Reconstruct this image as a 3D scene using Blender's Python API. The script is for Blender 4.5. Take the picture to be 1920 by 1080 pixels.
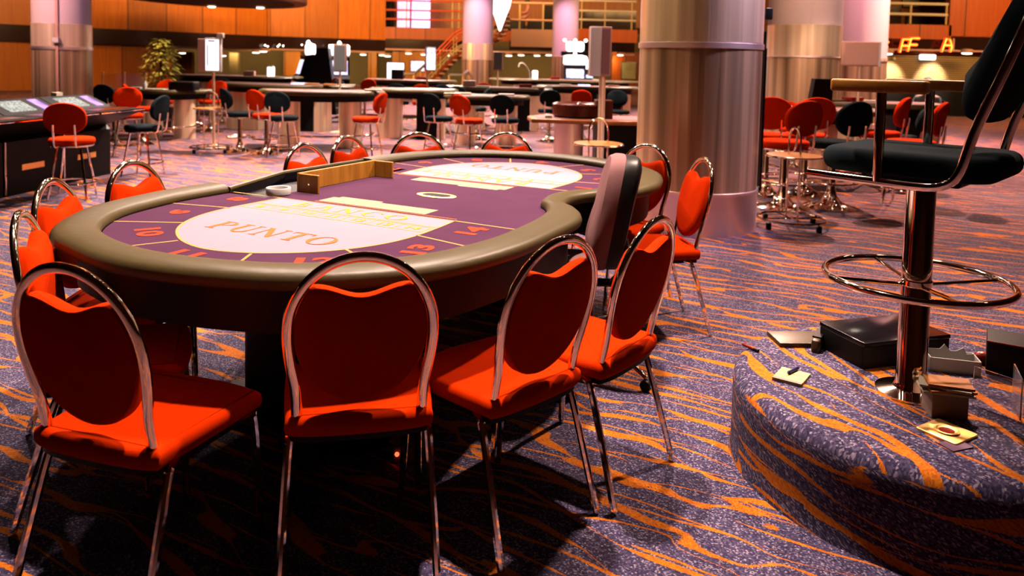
import bpy, bmesh, math, random
from mathutils import Vector, Matrix
random.seed(7)
for o in list(bpy.data.objects): bpy.data.objects.remove(o)
sc = bpy.context.scene
COL = sc.collection
PI = math.pi
V = Vector

# ------------------------------------------------------------ camera
F, PITCH, ROLL, PY, H = 1439.5, 0.06347, 0.02282, 206.5, 1.4
FW = V((0, math.cos(PITCH), -math.sin(PITCH))); RT = V((1, 0, 0)); UP = RT.cross(FW)
CR = RT*math.cos(ROLL) + UP*math.sin(ROLL); CU = UP*math.cos(ROLL) - RT*math.sin(ROLL)
cd = bpy.data.cameras.new('camera'); cam = bpy.data.objects.new('camera', cd); COL.objects.link(cam)
M3 = Matrix((CR, CU, -FW)).transposed()
cam.matrix_world = Matrix.Translation((0, 0, H)) @ M3.to_4x4()
cd.sensor_width = 36; cd.sensor_fit = 'HORIZONTAL'; cd.lens = F/1920*36
cd.shift_y = -(540-PY)/1920; cd.shift_x = 0; cd.clip_end = 200
cd.dof.use_dof = True; cd.dof.focus_distance = 2.7; cd.dof.aperture_fstop = 3.2
sc.camera = cam
def at(x, y, Y):
    """point seen at photo pixel x,y at distance Y in front of the camera"""
    d = FW + CR*((x-960)/F) - CU*((y-PY)/F)
    return V((0, 0, H)) + d*(Y/d.y)
def gnd(x, y, z=0.0):
    d = FW + CR*((x-960)/F) - CU*((y-PY)/F)
    return V((0, 0, H)) + d*((z-H)/d.z)

# ------------------------------------------------------------ view, world, lights
sc.view_settings.view_transform = 'Standard'; sc.view_settings.look = 'None'
sc.view_settings.gamma = 1; sc.view_settings.exposure = 1.737; sc.view_settings.use_curve_mapping = False
w = bpy.data.worlds.new('world'); sc.world = w; w.use_nodes = True
w.node_tree.nodes['Background'].inputs[0].default_value = (0.5, 0.16, 0.06, 1)
w.node_tree.nodes['Background'].inputs[1].default_value = 0.004

def spot(loc, target, power, color, size=1.2, blend=0.6, r=0.06):
    l = bpy.data.lights.new('ceiling_spot', 'SPOT'); l.energy = power; l.color = color
    l.spot_size = size; l.spot_blend = blend; l.shadow_soft_size = r*1.6
    o = bpy.data.objects.new('ceiling_spot', l); COL.objects.link(o); o.location = loc
    o.rotation_euler = (V(target)-V(loc)).to_track_quat('-Z', 'Y').to_euler(); return o
def area(loc, target, power, color, sx, sy):
    l = bpy.data.lights.new('wall_fill_light', 'AREA'); l.energy = power; l.color = color
    l.shape = 'RECTANGLE'; l.size = sx; l.size_y = sy
    o = bpy.data.objects.new('wall_fill_light', l); COL.objects.link(o); o.location = loc
    o.rotation_euler = (V(target)-V(loc)).to_track_quat('-Z', 'Y').to_euler(); return o
WARM = (1.0, 0.74, 0.62); PINK = (1.0, 0.42, 0.62); VIO = (0.55, 0.35, 1.0); AMB = (1.0, 0.52, 0.18)
# the downlights over the big table
spot((-0.1, 3.3, 5.2), (-0.3, 3.0, 0.6), 1300, WARM, .86, 0.6)
spot((0.15, 5.9, 5.1), (-0.45, 3.4, 0.6), 650, WARM, 1.0, 0.6)
spot((-2.3, 6.3, 5.1), (-1.2, 2.8, 0.4), 420, WARM, 1.2, 0.6)
# the downlights over the right hand aisle and the podium
spot((2.9, 5.5, 5.2), (1.5, 3.1, 0.2), 1050, (1.0, 0.7, 0.55), 1.3, 0.7)
spot((3.2, 10.0, 5.4), (3.2, 7.6, 0.2), 1500, (1.0, 0.6, 0.45), 1.5, 0.7)
spot((8.5, 14.0, 5.4), (8.0, 12.5, 0.2), 3000, (1.0, 0.55, 0.42), 1.9, 0.8)
# the downlights over the tables at the back left
spot((-4.4, 8.6, 5.4), (-3.8, 7.4, 0.2), 1900, WARM, 1.5, 0.7)
spot((-3.2, 13.0, 5.4), (-3.0, 11.2, 0.2), 3000, WARM, 1.7, 0.8)
spot((0.2, 13.4, 5.4), (0.2, 11.6, 0.2), 2200, WARM, 1.6, 0.8)
spot((-1.5, 9.0, 5.4), (-1.5, 7.6, 0.2), 1500, WARM, 1.5, 0.8)
spot((-2.0, 21.0, 5.4), (-2.0, 20.0, 0.2), 5000, WARM, 2.2, 0.8)
spot((5.0, 19.0, 5.4), (5.0, 18.0, 0.2), 4000, WARM, 2.2, 0.8)
# downlights whose beams fall on the sign boards
spot((3.2, 5.6, 5.3), (4.6, 10.4, 1.6), 900, (1, .62, .5), .32, .5)
spot((0.6, 4.4, 5.3), (.95, 8.1, 1.5), 200, (1, .6, .66), .28, .5)
spot((-4.0, 7.6, 5.3), (-4.4, 11.3, 1.2), 200, (1, .6, .5), .4, .5)
for px_ in (330, 450, 560, 680, 800, 985, 1120):
    a_ = at(px_, 100, 38.0); area((a_.x, 38.0, 1.58), (a_.x, 41.4, .9), 45, (1, .72, .30), 1.6, .3)  # area lights added to brighten the recess back wall
# broad area lights added to brighten the timber panelling
area((-8.5, 21, 3.6), (-12.0, 28.5, 1.0), 420, AMB, 5, .6)
area((-9, 22, 5.0), (-12, 31, 2.4), 620, AMB, 6, 1)
area((-6.5, 28, 5.0), (-6.5, 36, 2.6), 700, AMB, 7, 1)
area((0.6, 31.5, 5.2), (0.6, 37, 3.2), 160, AMB, 5, 1)
area((8.5, 27, 5.0), (6.5, 36, 2.8), 330, AMB, 8, 1)
area((14.5, 18, 5.0), (15, 24, 2.5), 500, AMB, 5, 1)

# ------------------------------------------------------------ materials
KA = 0.3      # surfaces are dark and strongly lit, as under spotlights
def nt(name):
    m = bpy.data.materials.new(name); m.use_nodes = True
    t = m.node_tree; return m, t, t.nodes['Principled BSDF']
def mat(name, col, rough=0.5, metal=0.0, spec=0.5, sheen=0.0, emit=None, es=0.0, trans=0.0, bump=None, var=0.0, varscale=6, coat=0.0):
    m, t, b = nt(name)
    if metal < .5 and trans < .5: col = tuple(c*KA for c in col)
    b.inputs['Base Color'].default_value = (*col, 1); b.inputs['Roughness'].default_value = rough
    b.inputs['Metallic'].default_value = metal; b.inputs['Specular IOR Level'].default_value = spec*(1 if metal or trans else .35)
    b.inputs['Sheen Weight'].default_value = sheen; b.inputs['Coat Weight'].default_value = coat
    b.inputs['Transmission Weight'].default_value = trans
    if emit: b.inputs['Emission Color'].default_value = (*emit, 1); b.inputs['Emission Strength'].default_value = es
    tc = t.nodes.new('ShaderNodeTexCoord')
    n = t.nodes.new('ShaderNodeTexNoise'); n.inputs['Scale'].default_value = varscale; n.inputs['Detail'].default_value = 4
    t.links.new(tc.outputs['Object'], n.inputs['Vector'])
    if var > 0:
        mx = t.nodes.new('ShaderNodeMix'); mx.data_type = 'RGBA'
        mx.inputs[6].default_value = (*[c*(1-var) for c in col], 1); mx.inputs[7].default_value = (*[min(1, c*(1+var)) for c in col], 1)
        t.links.new(n.outputs['Fac'], mx.inputs[0]); t.links.new(mx.outputs[2], b.inputs['Base Color'])
    if bump:
        n2 = t.nodes.new('ShaderNodeTexNoise'); n2.inputs['Scale'].default_value = bump[0]; n2.inputs['Detail'].default_value = 2
        t.links.new(tc.outputs['Object'], n2.inputs['Vector'])
        bp = t.nodes.new('ShaderNodeBump'); bp.inputs['Strength'].default_value = bump[1]; bp.inputs['Distance'].default_value = bump[2]
        t.links.new(n2.outputs['Fac'], bp.inputs['Height']); t.links.new(bp.outputs['Normal'], b.inputs['Normal'])
    return m
def wood(name, c1, c2, seam=0.0, rough=0.4, axis='X', grain=(14, 14, 0.7), off=0.0):
    m, t, b = nt(name); b.inputs['Roughness'].default_value = rough; c1 = tuple(c*KA for c in c1); c2 = tuple(c*KA for c in c2); b.inputs['Specular IOR Level'].default_value = .15
    tc = t.nodes.new('ShaderNodeTexCoord'); mp = t.nodes.new('ShaderNodeMapping'); mp.inputs['Scale'].default_value = grain
    t.links.new(tc.outputs['Object'], mp.inputs['Vector'])
    n = t.nodes.new('ShaderNodeTexNoise'); n.inputs['Scale'].default_value = 1; n.inputs['Detail'].default_value = 6; n.inputs['Distortion'].default_value = 0.6
    t.links.new(mp.outputs['Vector'], n.inputs['Vector'])
    r = t.nodes.new('ShaderNodeValToRGB'); r.color_ramp.elements[0].color = (*c1, 1); r.color_ramp.elements[1].color = (*c2, 1)
    r.color_ramp.elements[0].position = 0.3; r.color_ramp.elements[1].position = 0.7
    t.links.new(n.outputs['Fac'], r.inputs['Fac']); out = r.outputs['Color']
    if seam:
        sx = t.nodes.new('ShaderNodeSeparateXYZ'); t.links.new(tc.outputs['Object'], sx.inputs[0])
        d = t.nodes.new('ShaderNodeMath'); d.operation = 'MULTIPLY'; d.inputs[1].default_value = 1/seam
        t.links.new(sx.outputs[axis], d.inputs[0])
        fr = t.nodes.new('ShaderNodeMath'); fr.operation = 'FRACT'; t.links.new(d.outputs[0], fr.inputs[0])
        lt = t.nodes.new('ShaderNodeMath'); lt.operation = 'LESS_THAN'; lt.inputs[1].default_value = 0.03
        t.links.new(fr.outputs[0], lt.inputs[0])
        fl = t.nodes.new('ShaderNodeMath'); fl.operation = 'FLOOR'; t.links.new(d.outputs[0], fl.inputs[0])
        wn = t.nodes.new('ShaderNodeTexWhiteNoise'); wn.noise_dimensions = '1D'; t.links.new(fl.outputs[0], wn.inputs['W'])
        mr = t.nodes.new('ShaderNodeMapRange'); mr.inputs[3].default_value = 0.75; mr.inputs[4].default_value = 1.2
        t.links.new(wn.outputs['Value'], mr.inputs[0])
        hs = t.nodes.new('ShaderNodeHueSaturation'); t.links.new(mr.outputs[0], hs.inputs['Value']); t.links.new(out, hs.inputs['Color'])
        mx = t.nodes.new('ShaderNodeMix'); mx.data_type = 'RGBA'; mx.inputs[7].default_value = (c1[0]*.25, c1[1]*.25, c1[2]*.25, 1)
        t.links.new(lt.outputs[0], mx.inputs[0]); t.links.new(hs.outputs['Color'], mx.inputs[6]); out = mx.outputs[2]
    t.links.new(out, b.inputs['Base Color']); return m
def emis(name, col, s):
    s *= KA
    m, t, b = nt(name); b.inputs['Base Color'].default_value = (*col, 1)
    b.inputs['Emission Color'].default_value = (*col, 1); b.inputs['Emission Strength'].default_value = s
    n = t.nodes.new('ShaderNodeTexNoise'); n.inputs['Scale'].default_value = 7
    mr = t.nodes.new('ShaderNodeMapRange'); mr.inputs[3].default_value = s*0.7; mr.inputs[4].default_value = s*1.3
    t.links.new(n.outputs['Fac'], mr.inputs[0]); t.links.new(mr.outputs[0], b.inputs['Emission Strength'])
    return m
def screen_mat(name, c1, c2, s, scale=9):
    m, t, b = nt(name); b.inputs['Base Color'].default_value = (.02, .02, .02, 1); b.inputs['Roughness'].default_value = .2
    tc = t.nodes.new('ShaderNodeTexCoord'); v = t.nodes.new('ShaderNodeTexVoronoi'); v.inputs['Scale'].default_value = scale
    t.links.new(tc.outputs['Object'], v.inputs['Vector'])
    r = t.nodes.new('ShaderNodeValToRGB'); r.color_ramp.elements[0].color = (*c1, 1); r.color_ramp.elements[1].color = (*c2, 1)
    r.color_ramp.elements[0].position = .15; r.color_ramp.elements[1].position = .75
    t.links.new(v.outputs['Distance'], r.inputs['Fac']); t.links.new(r.outputs['Color'], b.inputs['Emission Color'])
    b.inputs['Emission Strength'].default_value = s*KA; return m
def carpet(name):
    m, t, b = nt(name); b.inputs['Roughness'].default_value = 0.95; b.inputs['Specular IOR Level'].default_value = 0.1
    N = t.nodes.new; L = t.links.new
    def math_(op, a, bb=None, c=None):
        n = N('ShaderNodeMath'); n.operation = op
        for i, s in enumerate((a, bb, c)):
            if s is None: continue
            if isinstance(s, (int, float)): n.inputs[i].default_value = s
            else: L(s, n.inputs[i])
        return n.outputs[0]
    uv = N('ShaderNodeUVMap'); uv.uv_map = 'UVMap'
    sp = N('ShaderNodeSeparateXYZ'); L(uv.outputs['UV'], sp.inputs[0])
    wn = N('ShaderNodeTexNoise'); wn.noise_dimensions = '2D'; wn.inputs['Scale'].default_value = 1.7; wn.inputs['Detail'].default_value = 2
    L(uv.outputs['UV'], wn.inputs['Vector'])
    wob = math_('MULTIPLY', math_('SUBTRACT', wn.outputs['Fac'], 0.5), 0.06)
    ty = math_('ADD', sp.outputs['Y'], wob)
    fz = N('ShaderNodeTexNoise'); fz.noise_dimensions = '2D'; fz.inputs['Scale'].default_value = 160; L(uv.outputs['UV'], fz.inputs['Vector'])
    ty = math_('ADD', ty, math_('MULTIPLY', math_('SUBTRACT', fz.outputs['Fac'], .5), 0.008))
    tn = N('ShaderNodeTexNoise'); tn.noise_dimensions = '2D'; tn.inputs['Scale'].default_value = 5.0; tn.inputs['Detail'].default_value = 1
    L(uv.outputs['UV'], tn.inputs['Vector'])
    def family(slope, period, amp, nscale, wlo, whi, off):
        cb = N('ShaderNodeCombineXYZ'); L(math_('MULTIPLY_ADD', sp.outputs['X'], .55, off), cb.inputs[0]); L(math_('MULTIPLY_ADD', sp.outputs['Y'], 1.5, off), cb.inputs[1])
        wa = N('ShaderNodeTexNoise'); wa.noise_dimensions = '2D'; wa.inputs['Scale'].default_value = nscale; wa.inputs['Detail'].default_value = 2.5; L(cb.outputs[0], wa.inputs['Vector'])
        cw = N('ShaderNodeCombineXYZ'); L(math_('MULTIPLY_ADD', sp.outputs['X'], 2.4, off*3+7), cw.inputs[0]); L(math_('MULTIPLY_ADD', sp.outputs['Y'], 9, off), cw.inputs[1])
        ww = N('ShaderNodeTexNoise'); ww.noise_dimensions = '2D'; ww.inputs['Scale'].default_value = 1.0; ww.inputs['Detail'].default_value = 1; L(cw.outputs[0], ww.inputs['Vector'])
        tt = math_('ADD', ty, math_('MULTIPLY_ADD', sp.outputs['X'], slope, 40))
        tt = math_('ADD', tt, math_('MULTIPLY', math_('SUBTRACT', wa.outputs['Fac'], .5), amp))
        d = math_('MULTIPLY', math_('ABSOLUTE', math_('SUBTRACT', math_('FRACT', math_('DIVIDE', tt, period)), .5)), period)
        mr = N('ShaderNodeMapRange'); mr.interpolation_type = 'SMOOTHSTEP'; mr.inputs[1].default_value = .34; mr.inputs[2].default_value = .74; mr.inputs[3].default_value = wlo; mr.inputs[4].default_value = whi
        L(ww.outputs['Fac'], mr.inputs[0])
        return math_('LESS_THAN', d, mr.outputs[0])
    a = family(.13, .150, .42, 1.6, .0014, .021, 0); c = family(-.10, .165, .40, 1.9, .0012, .016, 11.3); e_ = family(.02, .110, .36, 1.3, -.002, .006, 23.7)
    mask = math_('MAXIMUM', math_('MAXIMUM', a, c), e_)
    vs = N('ShaderNodeTexVoronoi'); vs.voronoi_dimensions = '2D'; vs.inputs['Scale'].default_value = 210; L(uv.outputs['UV'], vs.inputs['Vector'])
    spk = N('ShaderNodeSeparateColor'); L(vs.outputs['Color'], spk.inputs[0])
    r = N('ShaderNodeValToRGB'); e = r.color_ramp.elements
    e[0].position = 0.0; e[0].color = (0.0096, 0.0072, 0.0204, 1); e[1].position = 1; e[1].color = (0.1560, 0.1260, 0.1620, 1)
    x = e.new(.5); x.color = (0.0240, 0.0174, 0.0420, 1); x = e.new(.8); x.color = (0.0468, 0.0360, 0.0672, 1)
    L(spk.outputs[0], r.inputs['Fac'])
    o = N('ShaderNodeValToRGB'); e = o.color_ramp.elements
    e[0].color = (0.2040, 0.0390, 0.0024, 1); e[1].color = (0.3120, 0.0960, 0.0048, 1); L(spk.outputs[1], o.inputs['Fac'])
    mx = N('ShaderNodeMix'); mx.data_type = 'RGBA'; L(mask, mx.inputs[0]); L(r.outputs['Color'], mx.inputs[6]); L(o.outputs['Color'], mx.inputs[7])
    L(mx.outputs[2], b.inputs['Base Color'])
    bp = N('ShaderNodeBump'); bp.inputs['Strength'].default_value = .6; bp.inputs['Distance'].default_value = .004
    L(spk.outputs[2], bp.inputs['Height']); L(bp.outputs['Normal'], b.inputs['Normal'])
    return m
def steel(name, c1, c2, rough, bumpd, lines):
    """rolled sheet steel, streaked up and down"""
    m, t, b = nt(name); b.inputs['Metallic'].default_value = .8; b.inputs['Roughness'].default_value = rough
    tc = t.nodes.new('ShaderNodeTexCoord'); mp = t.nodes.new('ShaderNodeMapping'); mp.inputs['Scale'].default_value = (lines, lines, 0.12)
    t.links.new(tc.outputs['Object'], mp.inputs['Vector'])
    n = t.nodes.new('ShaderNodeTexNoise'); n.inputs['Scale'].default_value = 1; n.inputs['Detail'].default_value = 3
    t.links.new(mp.outputs['Vector'], n.inputs['Vector'])
    r = t.nodes.new('ShaderNodeValToRGB'); r.color_ramp.elements[0].color = (*c1, 1); r.color_ramp.elements[1].color = (*c2, 1)
    r.color_ramp.elements[0].position = .35; r.color_ramp.elements[1].position = .65
    t.links.new(n.outputs['Fac'], r.inputs['Fac']); t.links.new(r.outputs['Color'], b.inputs['Base Color'])
    bp = t.nodes.new('ShaderNodeBump'); bp.inputs['Strength'].default_value = 1; bp.inputs['Distance'].default_value = bumpd
    t.links.new(n.outputs['Fac'], bp.inputs['Height']); t.links.new(bp.outputs['Normal'], b.inputs['Normal'])
    return m

M = dict(
 carpet=carpet('patterned_carpet'),
 chrome=mat('polished_chrome', (.90, .76, .58), .07, 1, bump=(45, .10, .002)),
 chrome2=mat('smooth_chrome', (.85, .74, .62), .06, 1),
 red=mat('red_velvet', (.86, .040, .0), .9, sheen=0, spec=.03, var=.16, varscale=9, bump=(260, .2, .002)),
 teal=mat('teal_velvet', (.017, .026, .031), .9, sheen=0, spec=.03, var=.2, varscale=10),
 vinyl=mat('olive_vinyl', (.110, .080, .028), .42, spec=.35, bump=(24, .18, .006), var=.12),
 blackvinyl=mat('black_vinyl', (.012, .010, .010), .4, spec=.4, var=.2),
 felt=mat('purple_baize', (.115, .043, .092), .95, spec=.05, var=.18, varscale=5),
 feltp=mat('pinkish_baize', (.46, .24, .26), .9, spec=.05, var=.15),
 dpanel=mat('pale_layout_print', (.58, .37, .46), .9, spec=.05, var=.04),
 gold=mat('gold_print', (.78, .44, .14), .8, spec=.1),
 yellow=mat('yellow_print', (.72, .56, .06), .8, spec=.1),
 paleyellow=mat('cream_print', (.66, .50, .30), .8, spec=.1, var=.1),
 rednum=mat('red_print', (.80, .075, .03), .85, spec=.1),
 orangeprint=mat('orange_print', (.82, .22, .06), .85, spec=.1),
 black=mat('black_laminate', (.006, .005, .005), .45, spec=.3),
 gloss=mat('black_gloss', (.006, .005, .008), .12, spec=.6),
 brass=mat('brass_plate', (.86, .50, .16), .42, 1),
 divider=wood('varnished_oak', (.50, .19, .02), (.85, .36, .05), rough=.35, grain=(20, 20, 3)),
 panel=wood('timber_panelling', (.50, .125, .003), (.66, .20, .006), seam=1.5, rough=.45),
 panelr=wood('red_timber_panelling', (.42, .070, .005), (.56, .11, .008), seam=1.4, rough=.45),
 armwood=wood('beech_armrest', (.80, .30, .04), (.98, .44, .08), rough=.35, grain=(6, 30, 30)),
 disc=wood('beech_disc', (.62, .24, .05), (.74, .32, .08), rough=.3, grain=(5, 20, 20)),
 mahog=wood('mahogany', (.07, .010, .005), (.15, .026, .010), rough=.2, grain=(8, 8, 8)),
 orangewood=wood('orange_wood', (.42, .13, .03), (.58, .2, .05), rough=.35),
 steeld=steel('dark_sheet_steel', (.18, .115, .06), (.62, .45, .27), .34, .014, 9),
 steell=steel('light_sheet_steel', (.55, .43, .28), (.90, .74, .50), .33, .012, 8),
 skirt=mat('satin_steel_skirt', (.80, .66, .60), .38, 1),
 paint=mat('pale_column_paint', (.85, .68, .66), .5, spec=.4),
 white=mat('white_plastic', (.82, .78, .74), .4),
 cream=mat('cream_plastic', (.75, .68, .52), .5),
 salmon=mat('salmon_panel', (.72, .40, .30), .6),
 pinkgrey=mat('grey_pink_fabric', (.40, .20, .20), .85, sheen=0, spec=.05, var=.1, varscale=20),
 olive=mat('olive_plaster', (.20, .13, .055), .8, var=.1, varscale=2),
 dark=mat('dark_glass_band', (.03, .012, .010), .12, spec=.7),
 grey=mat('grey_panel', (.20, .22, .22), .6),
 screenw=screen_mat('white_screen', (1, .8, 1), (1, .97, 1), 2.6),
 screenb=screen_mat('blue_screen', (.35, .35, 1), (1, .95, 1), 2.2),
 screeng=screen_mat('betting_screen', (.12, .16, .12), (.75, .8, .72), .9, 40),
 screenp=screen_mat('purple_screen', (.35, .1, .9), (1, .6, 1), 1.2, 5),
 lamp=emis('added_lamp_glow', (1, .86, .66), 30), lamp2=emis('small_lamp_glow', (1, .88, .7), 9),
 glow=emis('white_glow', (1, .93, 1), 3),
 pinkglow=emis('pink_glow', (1, .45, .9), 1.2),
 violet=emis('violet_glow', (.75, .35, 1), 2.6),
 neon=emis('red_neon', (1, .045, .004), 2.6), neonc=emis('neon_core', (1, .5, .06), 2.2),
 led=emis('red_led', (1, .05, .02), 6),
 leaf=mat('waxy_leaf', (.42, .36, .05), .4, spec=.5, var=.5, varscale=3),
 bark=mat('dark_bark', (.05, .03, .02), .9), pot=mat('dark_pot', (.04, .02, .012), .5),
 paper=mat('paper', (.80, .70, .52), .8), notepaper=mat('yellow_paper', (.88, .72, .30), .8),
 cardboard=mat('grey_board', (.50, .33, .27), .8), plum=mat('plum_board', (.20, .10, .17), .7),
 brownbook=mat('brown_cover', (.085, .055, .022), .35, spec=.5),
 perspex=mat('clear_perspex', (.85, .8, .8), .04, trans=.96, spec=.5),
 bluepen=mat('blue_pen_plastic', (.03, .03, .14), .3), redplastic=mat('red_plastic', (.35, .02, .01), .25),
 shutter=mat('pale_shutter', (.60, .42, .20), .5), frame=mat('gilt_frame', (.75, .55, .25), .5), art=mat('faded_print', (.55, .50, .28), .8, var=.4, varscale=3),
 skin=mat('skin', (.50, .22, .14), .6), hair=mat('dark_hair', (.015, .009, .006), .6), pinkshirt=mat('pink_shirt', (.5, .2, .2), .8),
 darkcloth=mat('dark_clothing', (.015, .012, .018), .8), greyshirt=mat('grey_shirt', (.22, .25, .30), .8),
 redlitrail=mat('red_lit_rail', (.75, .12, .04), .4),  # red light on the rails put into their colour
 ceil=mat('dark_ceiling', (.22, .11, .07), .8), ceilp=mat('pink_lit_soffit', (.9, .55, .45), .7), orangecard=mat('orange_card', (.75, .25, .04), .6),  # soffit pink stands in for light on its underside
)
M['perspex'].node_tree.nodes['Principled BSDF'].inputs['IOR'].default_value = 1.2

# ------------------------------------------------------------ mesh helpers
class MB:
    def __init__(s): s.v = []; s.f = []; s.mx = Matrix.Identity(4)
    def add(s, vs, fs):
        n = len(s.v); s.v += [s.mx @ V(p) for p in vs]; s.f += [[i+n for i in f] for f in fs]; return s
    def box(s, x0, x1, y0, y1, z0, z1, b=0.0):
        if b <= 0:
            vs = [(x, y, z) for z in (z0, z1) for y in (y0, y1) for x in (x0, x1)]
            return s.add(vs, [(0, 2, 3, 1), (4, 5, 7, 6), (0, 1, 5, 4), (2, 6, 7, 3), (0, 4, 6, 2), (1, 3, 7, 5)])
        out = rrect(x0, x1, y0, y1, b*1.5, 3)
        return s.slab(out, z0, z1, b)
    def slab(s, out, z0, z1, b=0.0, n=3, cen=None):
        """vertical prism over outline with rounded top and bottom edges"""
        if cen is None: cx = sum(p[0] for p in out)/len(out); cy = sum(p[1] for p in out)/len(out)
        else: cx, cy = cen
        rings = []
        if b > 0:
            offs = inset_dirs(out)
            for i in range(n+1):
                a = PI/2*i/n; rings.append((b*(1-math.sin(a)), z0+b*(1-math.cos(a))))
            for i in range(n+1):
                a = PI/2*i/n; rings.append((b*(1-math.cos(a)), z1-b*(1-math.sin(a))))
            vs = []
            for d, z in rings: vs += [(p[0]+o[0]*d, p[1]+o[1]*d, z) for p, o in zip(out, offs)]
        else:
            vs = [(p[0], p[1], z) for z in (z0, z1) for p in out]; rings = [0, 1]
        k = len(out); fs = []
        for r in range(len(rings)-1):
            for i in range(k): j = (i+1) % k; fs.append((r*k+i, r*k+j, (r+1)*k+j, (r+1)*k+i))
        fs.append(list(range(k))[::-1]); fs.append([(len(rings)-1)*k+i for i in range(k)])
        return s.add(vs, fs)
    def tube(s, pts, r, n=10, closed=False, sx=1.0, sy=1.0, caps=True, upv=None):
        pts = [V(p) for p in pts]; m = len(pts); rs = r if isinstance(r, (list, tuple)) else [r]*m
        vs = []; prev = None
        for i, p in enumerate(pts):
            if closed: tg = (pts[(i+1) % m]-pts[i-1]).normalized()
            else: tg = (pts[min(i+1, m-1)]-pts[max(i-1, 0)]).normalized()
            if prev is None:
                ref = V(upv) if upv else (V((0, 0, 1)) if abs(tg.z) < .9 else V((1, 0, 0)))
                nx = tg.cross(ref).normalized()
            else:
                nx = (prev - tg*prev.dot(tg)).normalized()
            prev = nx; ny = tg.cross(nx)
            for k in range(n):
                a = 2*PI*k/n; vs.append(p + nx*(math.cos(a)*rs[i]*sx) + ny*(math.sin(a)*rs[i]*sy))
        fs = []
        for i in range(m if closed else m-1):
            j = (i+1) % m
            for k in range(n): l = (k+1) % n; fs.append((i*n+k, i*n+l, j*n+l, j*n+k))
        if caps and not closed:
            fs.append(list(range(n))[::-1]); fs.append([(m-1)*n+k for k in range(n)])
        return s.add(vs, fs)
    def lathe(s, prof, n=32, c=(0, 0, 0), sx=1, sy=1):
        vs = []; fs = []
        for r, z in prof: vs += [(c[0]+r*sx*math.cos(2*PI*k/n), c[1]+r*sy*math.sin(2*PI*k/n), c[2]+z) for k in range(n)]
        for i in range(len(prof)-1):
            for k in range(n): l = (k+1) % n; fs.append((i*n+k, i*n+l, (i+1)*n+l, (i+1)*n+k))
        fs.append(list(range(n))[::-1]); fs.append([(len(prof)-1)*n+k for k in range(n)])
        return s.add(vs, fs)
    def ball(s, c, r, n=12, sx=1, sy=1, sz=1):
        return s.lathe([(r*math.sin(PI*i/8)+1e-5, -r*sz*math.cos(PI*i/8)) for i in range(9)], n, c, sx, sy)
    def build(s, name, m, parent=None, smooth=True):
        me = bpy.data.meshes.new(name); me.from_pydata([tuple(v) for v in s.v], [], s.f); me.validate()
        bm = bmesh.new(); bm.from_mesh(me); bmesh.ops.recalc_face_normals(bm, faces=bm.faces)
        for e in bm.edges:
            if len(e.link_faces) == 2 and e.calc_face_angle(0) > .75: e.smooth = False
        for f in bm.faces: f.smooth = smooth
        bm.to_mesh(me); bm.free()
        me.materials.append(M[m] if isinstance(m, str) else m)
        o = bpy.data.objects.new(name, me); COL.objects.link(o)
        if parent: o.parent = parent
        return o
def rrect(x0, x1, y0, y1, r, n=5):
    out = []
    for cx, cy, a0 in ((x1-r, y0+r, -90), (x1-r, y1-r, 0), (x0+r, y1-r, 90), (x0+r, y0+r, 180)):
        for i in range(n+1):
            a = math.radians(a0+90*i/n); out.append((cx+r*math.cos(a), cy+r*math.sin(a)))
    return out
def inset_dirs(out):
    k = len(out); area2 = sum(out[i][0]*out[(i+1) % k][1]-out[(i+1) % k][0]*out[i][1] for i in range(k)); sg = 1 if area2 > 0 else -1
    res = []
    for i in range(k):
        a = V(out[i-1]); b = V(out[i]); c = V(out[(i+1) % k])
        t = ((b-a).normalized()+(c-b).normalized())
        if t.length < 1e-6: t = V((1, 0))
        t.normalize(); res.append((-t.y*sg, t.x*sg))
    return res
def cr(pts, n=6, closed=False):
    """Catmull-Rom through points"""
    P = [V(p) for p in pts]; m = len(P); out = []
    for i in range(m if closed else m-1):
        if closed: a, b, c, d = P[i-1], P[i], P[(i+1) % m], P[(i+2) % m]
        else: a, b, c, d = P[max(i-1, 0)], P[i], P[i+1], P[min(i+2, m-1)]
        for k in range(n):
            t = k/n; out.append(.5*((2*b)+(c-a)*t+(2*a-5*b+4*c-d)*t*t+(3*b-a-3*c+d)*t**3))
    if not closed: out.append(P[-1])
    return out
def tag(o, label=None, cat=None, group=None, kind=None):
    if label: o['label'] = label
    if cat: o['category'] = cat
    if group: o['group'] = group
    if kind: o['kind'] = kind
    return o
def thing(name, label, cat, loc=(0, 0, 0), rz=0, group=None):
    o = bpy.data.objects.new(name, None); COL.objects.link(o); o.location = loc; o.rotation_euler = (0, 0, rz)
    o.empty_display_size = .1
    return tag(o, label, cat, group)
def kids(o): return [c for c in ALLK.get(o.name, [])]
def copy_tree(root, loc, rz, label, group=None):
    r = root.copy(); COL.objects.link(r); r.location = loc; r.rotation_euler = (0, 0, rz); r['label'] = label
    if group: r['group'] = group
    def rec(a, b):
        for ch in a.children:
            c = ch.copy(); COL.objects.link(c); c.parent = b; rec(ch, c)
    rec(root, r); return r
def yaw(dx, dy): return math.atan2(dy, dx) - PI/2      # local +y turned to face (dx, dy)
def structure(o): o['kind'] = 'structure'; return o
def wallbox(name, m, x0, x1, z0, z1, y0, y1): return structure(MB().box(x0, x1, y0, y1, z0, z1).build(name, m, smooth=False))

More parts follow.
